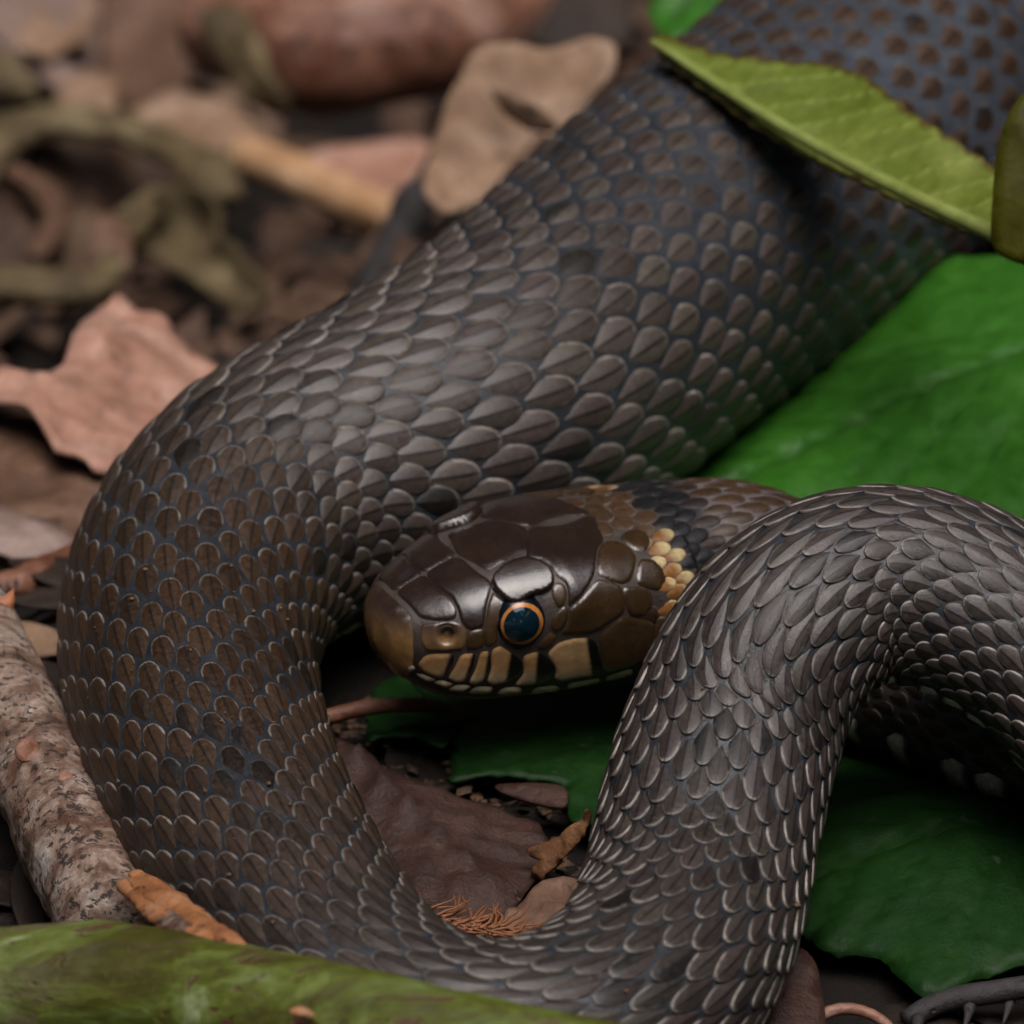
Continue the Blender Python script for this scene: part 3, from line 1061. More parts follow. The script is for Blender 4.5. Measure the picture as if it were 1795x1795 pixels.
def sheet(name, outline, mat, parent=None, step=.09, smooth=2, corner=.22, teeth=0.0, pitch=.35, crumple=0.0, cfreq=.8, fine=0.0,
          bulge=0.0, rib=None, veins=0, vein_depth=.02, vein_ang=50, thick=.03, seed=0.0, cup=0.0):
    """A leaf or bark sheet. outline: (photo px, photo py, height z); its plane, curl and depth come from those points."""
    o3 = np.array([P(a, b, c) for a, b, c in outline])
    c0 = o3.mean(0)
    u_, s_, vt = np.linalg.svd(o3 - c0)
    e1, e2, n = vt[0], vt[1], vt[2]
    if np.dot(n, c_fwd) > 0: n = -n
    e2 = np.cross(n, e1)
    o2 = np.stack([(o3 - c0) @ e1, (o3 - c0) @ e2], 1)
    res = (o3 - c0) @ n
    poly = chaikin(o2, smooth, corner) if smooth else o2
    poly = densify(poly, step * .6 if teeth else step * .9)
    if teeth:
        L = np.concatenate([[0], np.cumsum(np.linalg.norm(np.diff(poly, axis=0), axis=1))])
        ph = (L / pitch + .25 * np.sin(L * 1.3)) % 1.0
        saw = np.where(ph < .78, ph / .78, (1 - ph) / .22)
        poly = inset(poly, -.02) if False else poly
        if area2(poly) < 0: poly = poly[::-1]; saw = saw[::-1]
        a = np.roll(poly, 2, 0); b = np.roll(poly, -2, 0); t = b - a
        nn_ = np.stack([t[:, 1], -t[:, 0]], 1)
        nn_ /= np.maximum(np.linalg.norm(nn_, axis=1), 1e-9)[:, None]
        poly = poly + nn_ * (saw * teeth)[:, None]
    v2, F = fill(poly, step)
    ed = edge_dist(v2, poly)
    d2 = ((v2[:, None] - o2[None]) ** 2).sum(-1) + .02
    w = 1 / d2 ** 1.5
    h = (w * res[None]).sum(1) / w.sum(1)
    if bulge: h += bulge * np.clip(ed / max(ed.max(), 1e-6), 0, 1) ** .7
    if cup: h += cup * (1 - np.clip(ed / .5, 0, 1)) ** 2
    vein = np.zeros(len(v2))
    if rib is not None:
        r3 = np.array([P(a, b, c) for a, b, c in rib])
        line = np.stack([(r3 - c0) @ e1, (r3 - c0) @ e2], 1)
        m = np.exp(-(polyline_dist(v2, line) / .05) ** 2)
        vein = np.maximum(vein, m)
        h -= vein_depth * 1.6 * m
        if veins:
            L = np.concatenate([[0], np.cumsum(np.linalg.norm(np.diff(line, axis=0), axis=1))])
            for k in range(veins):
                s = L[-1] * (k + .6) / (veins + .4)
                p0 = np.array([np.interp(s, L, line[:, 0]), np.interp(s, L, line[:, 1])])
                p1 = np.array([np.interp(min(s + .1, L[-1]), L, line[:, 0]), np.interp(min(s + .1, L[-1]), L, line[:, 1])])
                tdir = p1 - p0
                if np.linalg.norm(tdir) < 1e-6: continue
                tdir /= np.linalg.norm(tdir)
                for sg_ in (-1, 1):
                    a_ = R(vein_ang) * sg_
                    dv = np.array([tdir[0] * math.cos(a_) - tdir[1] * math.sin(a_), tdir[0] * math.sin(a_) + tdir[1] * math.cos(a_)])
                    bend = tdir * .35
                    seg = np.array([p0 + dv * q + bend * q * q * .35 for q in np.linspace(0, 3.2, 9)])
                    m = np.exp(-(polyline_dist(v2, seg) / .032) ** 2)
                    vein = np.maximum(vein, m * .8)
                    h -= vein_depth * m
    V = c0 + v2[:, :1] * e1 + v2[:, 1:] * e2
    for i in range(len(V)):
        q = V[i]
        dh = 0.0
        if crumple: dh += crumple * nz(q, cfreq, seed + 3) + crumple * .45 * abs(nz(q, cfreq * 2.3, seed))
        if fine: dh += fine * nz(q, cfreq * 6, seed + 8)
        h[i] += dh
    V = V + h[:, None] * n
    fc = np.mean([np.dot(np.cross(V[f[1]] - V[f[0]], V[f[2]] - V[f[0]]), n) for f in F[:50]])
    if fc < 0: F = [f[::-1] for f in F]
    o = mesh_obj(name, V, F, mat, None, attrs={'vein': vein, 'edge': ed})
    md = o.modifiers.new('thickness', 'SOLIDIFY')
    md.thickness = thick
    md.offset = -1
    if parent is not None: under(o, parent)
    return o


def tube(name, ctrl, mat, parent=None, nseg=28, step=.06, lump=.0, lfreq=1.5, cap=True, flat=1.0, taper_end=False, seed=0, ridge=0.0):
    """ctrl: (photo px, photo py, z, radius in cm)."""
    p = np.array([P(a, b, z) for a, b, z, r in ctrl]); r = np.array([c[3] for c in ctrl], float)
    return tube3(name, p, r, mat, parent, nseg, step, lump, lfreq, cap, flat, seed, ridge)


def tube3(name, p, r, mat, parent=None, nseg=16, step=.06, lump=0.0, lfreq=1.5, cap=True, flat=1.0, seed=0, ridge=0.0):
    p = np.asarray(p, float); r = np.asarray(r, float)
    t = np.concatenate([[0], np.cumsum(np.linalg.norm(np.diff(p, axis=0), axis=1))])
    n = max(4, int(t[-1] / step))
    tq_ = np.linspace(0, t[-1], n)
    c = spline(t, p, tq_) if len(p) > 2 else np.stack([np.interp(tq_, t, p[:, k]) for k in range(3)], 1)
    rr = np.interp(tq_, t, r)
    T = np.gradient(c, axis=0); T /= np.linalg.norm(T, axis=1)[:, None]
    ref = np.array([0, 0, 1.0]) if abs(T[0][2]) < .9 else np.array([1.0, 0, 0])
    V = []
    for i in range(n):
        d = ref - T[i] * np.dot(ref, T[i]); d /= np.linalg.norm(d)
        s = np.cross(T[i], d)
        for k in range(nseg):
            a = 2 * math.pi * k / nseg
            dirv = d * math.cos(a) * flat + s * math.sin(a)
            q = c[i] + dirv * rr[i]
            f = 1.0
            if lump: f += lump * nz(q, lfreq, seed) + lump * .5 * nz(q, lfreq * 2.7, seed + 5)
            if ridge: f += ridge * abs(nz((a * 2.2, tq_[i] * .5, seed), 1.0))
            V.append(c[i] + dirv * rr[i] * f)
    F = grid_faces(n, nseg).tolist()
    if cap:
        b = len(V)
        V += [c[0] - T[0] * rr[0] * .12, c[-1] + T[-1] * rr[-1] * .12]
        F += [[b, (k + 1) % nseg, k] for k in range(nseg)]
        q = (n - 1) * nseg
        F += [[b + 1, q + k, q + (k + 1) % nseg] for k in range(nseg)]
    F = [f[::-1] for f in F]
    o = mesh_obj(name, V, F, mat)
    if parent is not None: under(o, parent)
    return o


MG = dict(
    bright=mat_green('leaf_bright_green', (0.022, 0.100, 0.008), (0.030, 0.130, 0.010), (0.042, 0.160, 0.016), .40, .2, veinc=.6, spec=.35, dark_vein=True),
    shaded=mat_green('leaf_shaded_green', (0.004, 0.019, 0.003), (0.006, 0.031, 0.004), (0.014, 0.045, 0.005), .5, .15, veinc=.1, spec=.18),  # bramble green darkened so the shade sits in the leaf colour
    lime=mat_green('leaf_yellow_green', (0.110, 0.150, 0.018), (0.155, 0.205, 0.028), (0.225, 0.270, 0.060), .42, .3, red_edge=True),
    olive=mat_green('leaf_olive', (0.045, 0.046, 0.002), (0.060, 0.061, 0.003), (0.080, 0.080, 0.005), .5, .3, veinc=.1, spec=.2),
)
MD = dict(
    pink=mat_dead('leaf_pinkish', (0.20, 0.085, 0.050), (0.36, 0.20, 0.145), (0.52, 0.37, 0.32), .9),
    mauve=mat_dead('leaf_mauve', (0.12, 0.075, 0.055), (0.21, 0.145, 0.120), (0.32, 0.245, 0.22), .8),
    red=mat_dead('leaf_red_brown', (0.012, 0.004, 0.002), (0.030, 0.011, 0.007), (0.062, 0.032, 0.021), 1.2, .6),  # red-brown darkened to carry the shade of the hollow
    brown=mat_dead('leaf_brown', (0.045, 0.020, 0.010), (0.105, 0.055, 0.032), (0.21, 0.13, 0.095), .8),
    olive=mat_dead('leaf_olive_tan', (0.030, 0.020, 0.008), (0.090, 0.064, 0.028), (0.21, 0.165, 0.09), 1.3),
    shade=mat_dead('leaf_shaded_brown', (0.020, 0.011, 0.006), (0.060, 0.032, 0.018), (0.115, 0.075, 0.042), .9),  # darker brown puts the shade inside the crumpled leaf into its colour
    rust=mat_dead('leaf_rust', (0.045, 0.018, 0.007), (0.12, 0.050, 0.018), (0.22, 0.105, 0.045), 1.6),
    tan=mat_dead('leaf_tan', (0.14, 0.078, 0.042), (0.24, 0.15, 0.095), (0.38, 0.28, 0.21), .9),
    orange=mat_dead('leaf_orange', (0.20, 0.085, 0.03), (0.36, 0.18, 0.075), (0.48, 0.29, 0.15), .9),
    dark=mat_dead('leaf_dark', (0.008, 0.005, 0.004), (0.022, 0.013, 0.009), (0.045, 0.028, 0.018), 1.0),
)
MB = dict(
    grey=mat_bark('bark_grey', [(0.32, (0.040, 0.019, 0.011)), (0.45, (0.125, 0.072, 0.048)), (0.56, (0.26, 0.19, 0.15)), (0.70, (0.42, 0.38, 0.34))], (4.2, 4.2, 4.2), .72, patch=(0.075, 0.026, 0.012), speck_at=.555, patch_at=.54, speck_scale=3.6),
    green=mat_bark('stem_green', [(0.38, (0.045, 0.040, 0.002)), (0.46, (0.070, 0.088, 0.006)), (0.53, (0.11, 0.14, 0.030)), (0.60, (0.21, 0.25, 0.12))], (1.3, 3.2, 3.2), .5, speck=(0.07, 0.022, 0.014), patch=(0.085, 0.050, 0.035), speck_at=.58, patch_at=.56, speck_scale=2.0),
    torn=mat_bark('torn_wood', [(0.28, (0.13, 0.045, 0.014)), (0.5, (0.33, 0.135, 0.05)), (0.72, (0.46, 0.26, 0.15))], (3.5, 3.5, 3.5), .6, speck=(0.05, 0.018, 0.008)),
    log=mat_bark('log_bark', [(0.28, (0.09, 0.030, 0.014)), (0.5, (0.20, 0.090, 0.055)), (0.72, (0.38, 0.25, 0.20))], (1.6, 1.6, 1.6), .45, patch=(0.085, 0.026, 0.012)),
    black=mat_bark('bark_black', [(0.3, (0.012, 0.011, 0.012)), (0.7, (0.035, 0.030, 0.030))], (3, 3, 3), .6),
    straw=mat_bark('straw', [(0.3, (0.36, 0.19, 0.085)), (0.7, (0.56, 0.37, 0.22))], (2, 2, 2), .5, speck=(0.3, 0.16, 0.07)),
    thorn=mat_bark('thorn_red', [(0.3, (0.30, 0.085, 0.03)), (0.7, (0.42, 0.21, 0.12))], (3, 3, 3), .45, speck=(0.25, 0.08, 0.03)),
    fibre=simple('root_fibre', (0.17, 0.065, 0.025), .6, .4),
)


def leaf_thing(name, label, cat, base, blade='blade', **kw):
    e = empty(name, tuple(P(*base)))
    tag(e, label, cat)
    return e


# --- big bright green leaf between the thick coil and the neck
t = leaf_thing('bramble_leaf', 'broad bright green leaf tucked between the thick coil and the neck', 'leaf', (1850, 640, .7))
sheet('blade', [(1130, 930, .15), (1180, 800, .25), (1330, 640, .45), (1500, 500, .65), (1640, 448, .80), (1740, 440, .9), (1850, 470, 1.0), (1960, 560, 1.0),
                (1990, 720, .85), (1930, 880, .65), (1800, 980, .45), (1600, 1010, .30), (1350, 1000, .2), (1200, 980, .15)], MG['bright'], t, step=.085,
      teeth=.06, pitch=.4, crumple=.10, cfreq=.6, fine=.022, bulge=.18, rib=[(1960, 560, 1.0), (1800, 640, .8), (1560, 740, .5), (1180, 900, .2)], veins=6, vein_depth=.045, vein_ang=42)
tube('petiole', [(1960, 560, 1.0, .07), (2040, 520, 1.0, .07), (2150, 500, .9, .07)], MG['lime'], t, nseg=10)

# --- another green leaf peeping out behind the coil at the top
t = leaf_thing('bramble_leaf', 'small patch of green leaf showing above the thick coil, behind its far edge', 'leaf', (1180, -60, .6))
sheet('blade', [(1150, 60, .3), (1140, 10, .4), (1155, -60, .6), (1220, -120, .8), (1330, -110, .8), (1340, -20, .5), (1270, 40, .35), (1200, 70, .3)], MG['bright'], t, step=.1, teeth=.05, crumple=.05,
      rib=[(1300, -110, .8), (1160, 50, .3)], veins=3, vein_depth=.03)

# --- folded yellow-green young leaf hanging across the thick coil
t = leaf_thing('bramble_leaf', 'folded yellow-green serrated leaf hanging across the thick coil', 'leaf', (1760, 420, 2.75))
sheet('blade', [(1140, 62, 2.70), (1165, 58, 2.72), (1230, 92, 2.76), (1320, 108, 2.84), (1425, 108, 2.92), (1510, 128, 2.96), (1580, 185, 2.95), (1650, 235, 2.95), (1735, 285, 2.92),
                (1775, 340, 2.88), (1770, 410, 2.76), (1735, 425, 2.70), (1660, 395, 2.64), (1560, 345, 2.60), (1430, 285, 2.57), (1320, 225, 2.57), (1210, 145, 2.60), (1155, 100, 2.64)],
      MG['lime'], t, step=.06, smooth=2, teeth=.02, pitch=.24, thick=.012, crumple=.05, cfreq=1.3, fine=.012,
      rib=[(1143, 72, 2.72), (1200, 110, 2.70), (1350, 208, 2.69), (1530, 308, 2.70), (1640, 362, 2.74), (1755, 415, 2.78)], veins=11, vein_depth=-.016, vein_ang=48)
tube('midrib', [(1143, 72, 2.74, .022), (1200, 110, 2.73, .034), (1350, 208, 2.73, .045), (1530, 308, 2.75, .052), (1640, 362, 2.79, .056), (1755, 415, 2.83, .06)],
     mat_green('midrib_pale', (0.19, 0.23, 0.05), (0.23, 0.28, 0.07), (0.27, 0.33, 0.10), .42, .15), t, nseg=12, step=.05)
tube('petiole', [(1750, 412, 2.83, .06), (1800, 440, 2.9, .065), (1880, 470, 3.0, .07), (2000, 520, 2.8, .07)], MG['lime'], t, nseg=12)

# --- olive leaf standing on edge at the frame's side
t = leaf_thing('bramble_leaf', 'olive-yellow leaf standing on edge beside the stalk of the folded leaf', 'leaf', (1790, 460, 3.0))
sheet('blade', [(1735, 440, 3.0), (1738, 360, 3.3), (1745, 270, 3.6), (1765, 200, 3.85), (1800, 150, 4.0), (1870, 150, 4.0), (1930, 260, 3.7), (1920, 400, 3.2), (1860, 470, 2.95), (1790, 465, 2.92)],
      MG['olive'], t, step=.09, teeth=.0, crumple=.05, rib=[(1790, 460, 2.95), (1850, 170, 4.0)], veins=5, vein_depth=.02)

# --- green leaves under the snake, darkened in colour to stand for shade
t = leaf_thing('bramble_leaf', 'green serrated leaf, shade darkened into its colour, on the ground under the arched coil', 'leaf', (1850, 1450, .1))
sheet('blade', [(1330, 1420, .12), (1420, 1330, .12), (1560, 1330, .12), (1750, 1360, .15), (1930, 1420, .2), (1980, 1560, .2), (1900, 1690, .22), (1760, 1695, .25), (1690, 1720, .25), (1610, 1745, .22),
                (1570, 1695, .18), (1535, 1678, .18), (1440, 1660, .15), (1400, 1625, .14), (1340, 1560, .12)], MG['shaded'], t, step=.09, corner=.12, teeth=.05, pitch=.5, crumple=.12, cfreq=.5, fine=.015, bulge=.25,
      rib=[(1930, 1420, .2), (1700, 1500, .22), (1420, 1560, .15)], veins=4, vein_depth=.05, vein_ang=45)
t = leaf_thing('bramble_leaf', 'green serrated leaf with shade put into its colour below the snake head', 'leaf', (1060, 1330, .1))
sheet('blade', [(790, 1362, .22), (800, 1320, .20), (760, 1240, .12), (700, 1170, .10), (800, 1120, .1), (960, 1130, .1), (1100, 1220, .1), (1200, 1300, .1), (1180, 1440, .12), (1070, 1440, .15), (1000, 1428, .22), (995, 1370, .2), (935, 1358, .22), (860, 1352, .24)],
      MG['shaded'], t, step=.08, corner=.10, teeth=.04, pitch=.4, crumple=.06, bulge=.1, rib=[(1150, 1300, .1), (830, 1350, .2)], veins=4, vein_depth=.03)
t = leaf_thing('bramble_leaf', 'narrow green leaf edge, coloured dark for shade, beside the brown leaf in the hollow', 'leaf', (720, 1240, .2))
sheet('blade', [(640, 1300, .2), (670, 1275, .25), (740, 1285, .3), (790, 1315, .25), (800, 1250, .1), (740, 1180, .1), (660, 1200, .1)], MG['shaded'], t, step=.07, teeth=.03, crumple=.06, rib=[(790, 1260, .1), (650, 1290, .2)], veins=3)

# --- brown leaves in the hollow of the coil
t = leaf_thing('dead_leaf', 'red-brown dead leaf lying in the hollow of the coil', 'dead leaf', (760, 1500, .1))
sheet('blade', [(585, 1290, .30), (640, 1320, .34), (720, 1365, .34), (830, 1395, .25), (940, 1430, .18), (975, 1500, .14), (900, 1590, .12), (780, 1640, .1), (680, 1620, .1), (620, 1520, .12), (570, 1400, .2)],
      MD['red'], t, step=.06, crumple=.16, cfreq=.9, fine=.035, corner=.10, rib=[(600, 1310, .3), (720, 1420, .3), (860, 1560, .12)], veins=5, vein_depth=-.03)
t = leaf_thing('dead_leaf', 'pale mauve scrap of dead leaf at the hollow rim near the root fibres', 'dead leaf', (950, 1600, .1))
sheet('blade', [(870, 1650, .16), (890, 1610, .24), (925, 1600, .20), (950, 1562, .30), (1000, 1570, .22), (1040, 1555, .3), (1050, 1630, .25), (960, 1690, .2)], MD['brown'], t, step=.05, corner=.08, crumple=.22, cfreq=1.8, fine=.03)
t = leaf_thing('dead_leaf', 'rusty curled leaf edge beside the downward limb in the hollow', 'dead leaf', (990, 1480, .2))
sheet('blade', [(938, 1540, .12), (952, 1505, .30), (945, 1490, .22), (975, 1470, .40), (985, 1440, .6), (1010, 1418, .7), (1020, 1450, .55), (1000, 1480, .45), (1005, 1505, .30), (980, 1515, .28), (968, 1545, .15)], MD['rust'], t, step=.045, corner=.08, crumple=.22, cfreq=2.2, fine=.05)
t = leaf_thing('dead_leaf', 'reddish leaf sliver under the serrated leaf below the head', 'dead leaf', (930, 1400, .15))
sheet('blade', [(860, 1372, .26), (930, 1368, .3), (994, 1372, .32), (994, 1412, .28), (940, 1405, .25), (880, 1388, .24)], MD['red'], t, step=.06, crumple=.05)
o = tube('dry_twig', [(540, 1266, .42, .05), (650, 1240, .45, .06), (740, 1236, .38, .05), (800, 1245, .28, .03), (850, 1260, .2, .01)], MB['log'], nseg=12, lump=.2)
tag(o, 'short brown twig lying in the dark gap below the chin', 'twig')

# root fibres
fe = empty('root_fibres', tuple(P(820, 1625, .3)))
tag(fe, 'tuft of curly orange root fibres at the hollow rim', 'root fibres')
for k in range(46):
    x0 = random.uniform(725, 905); y0 = 1600 + (x0 - 725) * .20 + random.uniform(-8, 12)
    pts_ = []
    a = random.uniform(-.6, .6); cx, cy, zz = x0, y0, .42
    for q in range(7):
        pts_.append(P(cx, cy, zz))
        cx += 13 * math.cos(a); cy -= 8 * math.sin(a) ; zz += random.uniform(-.02, .015)
        a += random.uniform(-.3, .7)
    tube3('fibre', np.array(pts_), [.011, .011, .010, .009, .007, .006, .003], MB['fibre'], fe, nseg=6, step=.03)

# --- thorny grey stick
st_e = empty('bramble_stick', tuple(P(120, 1400, .5)))
tag(st_e, 'dead grey thorny stick leaning against the coil, its lower end snapped', 'stick')
STK = [(-400, 350, .80, .22), (-240, 690, .75, .25), (-80, 1030, .70, .29), (0, 1200, .67, .31), (80, 1370, .64, .335), (150, 1518, .62, .35), (200, 1625, .62, .33)]
tube('bark', STK, MB['grey'], st_e, nseg=72, step=.025, lump=.09, lfreq=2.2, ridge=.10)


def thorn(px, py, z, ddir, L, w, parent, mat):
    p0 = P(px, py, z)
    d = c_rt * ddir[0] - c_up * ddir[1] - c_fwd * ddir[2]
    d = d / np.linalg.norm(d)
    side = np.array([0, 0, -1.0])
    pts_ = np.array([p0 - d * .04, p0 + d * L * .3, p0 + d * L * .65 + side * L * .05, p0 + d * L + side * L * .14])
    tube3('thorn', pts_, [w, w * .55, w * .28, w * .05], mat, parent, nseg=12, step=.03)


def on_tube(ctrl, f, ang, lift=0.0):
    p = np.array([P(a, b, z) for a, b, z, r in ctrl]); r = np.array([c[3] for c in ctrl])
    tq_ = f * (len(ctrl) - 1)
    k = min(int(tq_), len(ctrl) - 2); a = tq_ - k
    c = p[k] * (1 - a) + p[k + 1] * a; rr = r[k] * (1 - a) + r[k + 1] * a
    T = p[k + 1] - p[k]; T /= np.linalg.norm(T)
    e1 = np.cross(T, -c_fwd); e1 /= np.linalg.norm(e1)
    e2 = np.cross(e1, T)
    if np.dot(e2, c_fwd) > 0: e2 = -e2
    if e1[0] < 0: e1 = -e1
    d = e2 * math.cos(ang) + e1 * math.sin(ang)
    return c + d * (rr + lift), d, T


for f, ang, L, w in ((.42, R(70), .14, .085), (.705, R(78), .26, .055), (.44, R(-10), .09, .07), (.83, R(75), .10, .05)):
    p0, d, T = on_tube(STK, f, ang, -.015)
    tip = d * .9 - T * .35; tip /= np.linalg.norm(tip)
    tube3('thorn', np.array([p0, p0 + d * L * .35, p0 + tip * L * .75, p0 + tip * L]), [w, w * .55, w * .25, w * .06], MB['thorn'], st_e, nseg=12, step=.02)
for f, ang, r_ in ((.56, R(-25), .075), (.61, R(-40), .085), (.68, R(5), .10), (.50, R(-30), .06), (.75, R(30), .05)):
    p0, d, T = on_tube(STK, f, ang, .022)
    e1 = T; e2 = np.cross(d, T)
    V = []; na, nb = 7, 20
    for i in range(na):
        q = i / (na - 1)
        hgt = (.018 * math.exp(-((q - .75) / .2) ** 2) - .02 * (1 - q)) * (r_ / .08)
        for k in range(nb):
            a = 2 * math.pi * k / nb
            wv = 1 + .18 * math.sin(a * 2 + f * 30)
            V.append(p0 + (e1 * math.cos(a) * 1.1 + e2 * math.sin(a)) * r_ * q * wv + d * (hgt + .022 - .035 * q * q))
    under(mesh_obj('knot', V, grid_faces(na, nb).tolist(), MB['log'], None), st_e)
# snapped end: torn orange strips running on over the green stem
SPL = [(205, 1545, .90), (270, 1592, 1.15), (340, 1648, 1.50), (405, 1678, 1.72), (450, 1702, 1.78)]
rs = random.Random(3)
for k in range(9):
    f0, f1 = rs.uniform(0, .25), rs.uniform(.6, 1.0)
    ox, oy = rs.uniform(-16, 16), rs.uniform(-26, 12)
    cc = []
    for q in range(5):
        f = (f0 + (f1 - f0) * q / 4) * 4
        i_ = min(int(f), 3); a_ = f - i_
        px_, py_, pz_ = (SPL[i_][m] * (1 - a_) + SPL[i_ + 1][m] * a_ for m in range(3))
        cc.append((px_ + ox + rs.uniform(-4, 4), py_ + oy + rs.uniform(-4, 4), pz_ + rs.uniform(.02, .10), (.05, .085, .095, .07, .015)[q] * rs.uniform(.8, 1.2)))
    tube('splinter', cc, MB['torn'] if k != 4 else MB['grey'], st_e, nseg=14, step=.03, lump=.35, lfreq=4.0, flat=.55, ridge=.5, seed=k)

# --- green bramble stem along the front
gs = empty('bramble_cane', tuple(P(300, 1760, .6)))
tag(gs, 'thick green bramble cane with brown blotches lying in front of the coil', 'cane')
STM = [(-220, 1755, 1.10, .44), (0, 1752, 1.15, .43), (190, 1748, 1.25, .43), (400, 1775, 1.45, .41), (620, 1812, 1.62, .39), (850, 1862, 1.70, .37), (1080, 1905, 1.70, .35), (1300, 1945, 1.6, .33), (1650, 2010, 1.3, .31), (2100, 2090, .9, .28)]
tube('stem', STM, MB['green'], gs, nseg=64, step=.04, lump=.07, lfreq=1.5, ridge=.05)
for f, ang, L in ((.36, R(170), .16), (.62, R(165), .12)):
    p0, d, T = on_tube(STM, f, ang, -.03)
for (a, b, z, sx) in ((645, 1728, 1.95, .16), (310, 1690, 1.66, .10), (530, 1772, 1.95, .07), (960, 1795, 2.0, .08)):
    c0 = P(a, b, z)
    bark = tube3('bark_flake', np.array([c0 - c_rt * sx, c0, c0 + c_rt * sx - np.array([0, 0, .03])]), [.02, .055, .02], MB['torn'], gs, nseg=12, step=.03, lump=.4, lfreq=4, flat=.4)

# --- things behind the coil, far out of focus
t = leaf_thing('dead_leaf', 'pale pink lobed dead leaf lying against the outer bend of the coil', 'dead leaf', (170, 700, -.4))
sheet('blade', [(-60, 640, -.2), (0, 640, -.1), (60, 655, -.1), (105, 660, -.2), (120, 610, -.3), (150, 565, -.4), (195, 540, -.5), (240, 565, -.6), (300, 620, -.7), (420, 690, -.8), (400, 800, -.7),
                (260, 850, -.5), (170, 830, -.3), (90, 770, -.2), (20, 715, -.15), (-70, 700, -.2)], MD['pink'], t, step=.10, corner=.07, crumple=.26, cfreq=.9, fine=.06,
      rib=[(195, 560, -.5), (220, 700, -.5), (300, 830, -.6)], veins=4, vein_depth=.03)
ZOFF = -3.4
t = leaf_thing('dead_leaf', 'crumpled olive-brown dead leaf with curled rims beyond the pale pink leaf', 'dead leaf', (200, 380, -1.5))
sheet('blade', [(-90, 250, -1.3), (0, 225, -1.2), (60, 215, -1.2), (150, 225, -1.2), (220, 235, -1.3), (300, 270, -1.4), (370, 320, -1.5), (360, 360, -1.6), (280, 345, -1.6), (235, 380, -1.5), (215, 440, -1.4),
                (185, 505, -1.3), (120, 510, -1.2), (50, 490, -1.2), (-40, 460, -1.3), (-110, 400, -1.4)], MD['shade'], t, step=.13, crumple=.9, cfreq=.95, fine=.12, thick=.06)
tube('curled_rim', [(-60, 330, -.9, .20), (-10, 260, -.8, .22), (60, 210, -.7, .24), (140, 215, -.7, .20), (220, 225, -.8, .22), (300, 265, -.9, .24), (370, 305, -.9, .26), (405, 350, -1.0, .16)], MD['olive'], t, nseg=24, step=.08, lump=.55, lfreq=1.3, flat=.6)
tube('curled_rim', [(-90, 470, -1.0, .16), (-10, 495, -.9, .20), (70, 505, -.9, .22), (150, 500, -.9, .20), (195, 455, -1.0, .16), (225, 390, -1.1, .18), (285, 345, -1.1, .16)], MD['olive'], t, nseg=24, step=.08, lump=.6, lfreq=1.4, flat=.6, seed=3)
tube('curled_rim', [(20, 300, -1.0, .12), (70, 330, -.95, .14), (95, 400, -.95, .12), (60, 450, -1.0, .10)], MD['brown'], t, nseg=18, step=.08, lump=.6, lfreq=1.6, flat=.6, seed=6)
t = leaf_thing('dead_leaf', 'curled tan-olive leaf strip hanging over the dark gap behind the coil', 'dead leaf', (400, 450, -1.2))
sheet('blade', [(300, 350, -1.0), (350, 330, -.8), (390, 360, -.8), (400, 420, -.9), (440, 450, -.9), (500, 540, -1.0), (470, 575, -1.2), (400, 530, -1.3), (330, 480, -1.3), (280, 450, -1.4), (260, 480, -1.5), (255, 430, -1.5), (310, 410, -1.5)],
      MD['olive'], t, step=.12, crumple=.45, cfreq=.8, cup=.25)
t = leaf_thing('dead_leaf', 'narrow reddish leaf stalk between the olive leaf and the dark gap', 'dead leaf', (200, 460, -1.2))
sheet('blade', [(170, 400, -1.0), (225, 390, -1.0), (235, 460, -1.1), (215, 530, -1.2), (165, 520, -1.2), (160, 450, -1.1)], MD['brown'], t, step=.12, crumple=.3)

# chunky piece of wood
lg = empty('wood_chunk', tuple(P(620, 110, -2.0)))
tag(lg, 'chunky reddish-brown piece of wood with a pale broken end behind the coil', 'wood')
tube('bark', [(375, 30, -1.2, .52), (470, 62, -1.2, .62), (620, 78, -1.2, .68), (780, 50, -1.2, .62), (900, 0, -1.2, .5), (1000, -60, -1.2, .4)], MB['log'], lg, nseg=48, step=.08, lump=.16, lfreq=.9, ridge=.12)
sheet('broken_end', [(370, -40, -.7), (420, -30, -.7), (445, 60, -.8), (470, 140, -1.0), (520, 190, -1.3), (500, 215, -1.5), (430, 180, -1.4), (385, 110, -1.2), (365, 40, -.9)], MD['olive'], lg, step=.12, crumple=.25, cfreq=1.1, thick=.10)
t = leaf_thing('dead_leaf', 'upright brown dead leaf beside the broken end of the wood', 'dead leaf', (260, 120, -2.0))
sheet('blade', [(180, -60, -1.6), (320, -60, -1.6), (345, 60, -1.9), (330, 150, -2.2), (290, 210, -2.5), (200, 190, -2.5), (165, 100, -2.2)], MD['brown'], t, step=.2, crumple=.5, cfreq=.5)
t = leaf_thing('dead_leaf', 'grey-mauve flat dead leaf in the corner beyond the olive leaf', 'dead leaf', (80, 60, -2.5))
sheet('blade', [(-150, -80, -2.4), (60, -80, -2.4), (190, -40, -2.5), (185, 80, -2.6), (150, 160, -2.7), (60, 130, -2.6), (-20, 60, -2.5), (-150, 30, -2.5)], MD['mauve'], t, step=.2, crumple=.4, cfreq=.5)
t = leaf_thing('dead_leaf', 'small tan leaf scrap lying on the grey-mauve leaf', 'dead leaf', (100, 40, -2.2))
sheet('blade', [(25, 30, -2.2), (60, 5, -2.2), (110, 10, -2.15), (170, -5, -2.2), (150, 40, -2.2), (165, 75, -2.3), (100, 60, -2.3), (50, 85, -2.3)], MD['tan'], t, step=.12, corner=.06, crumple=.5, cfreq=.9)
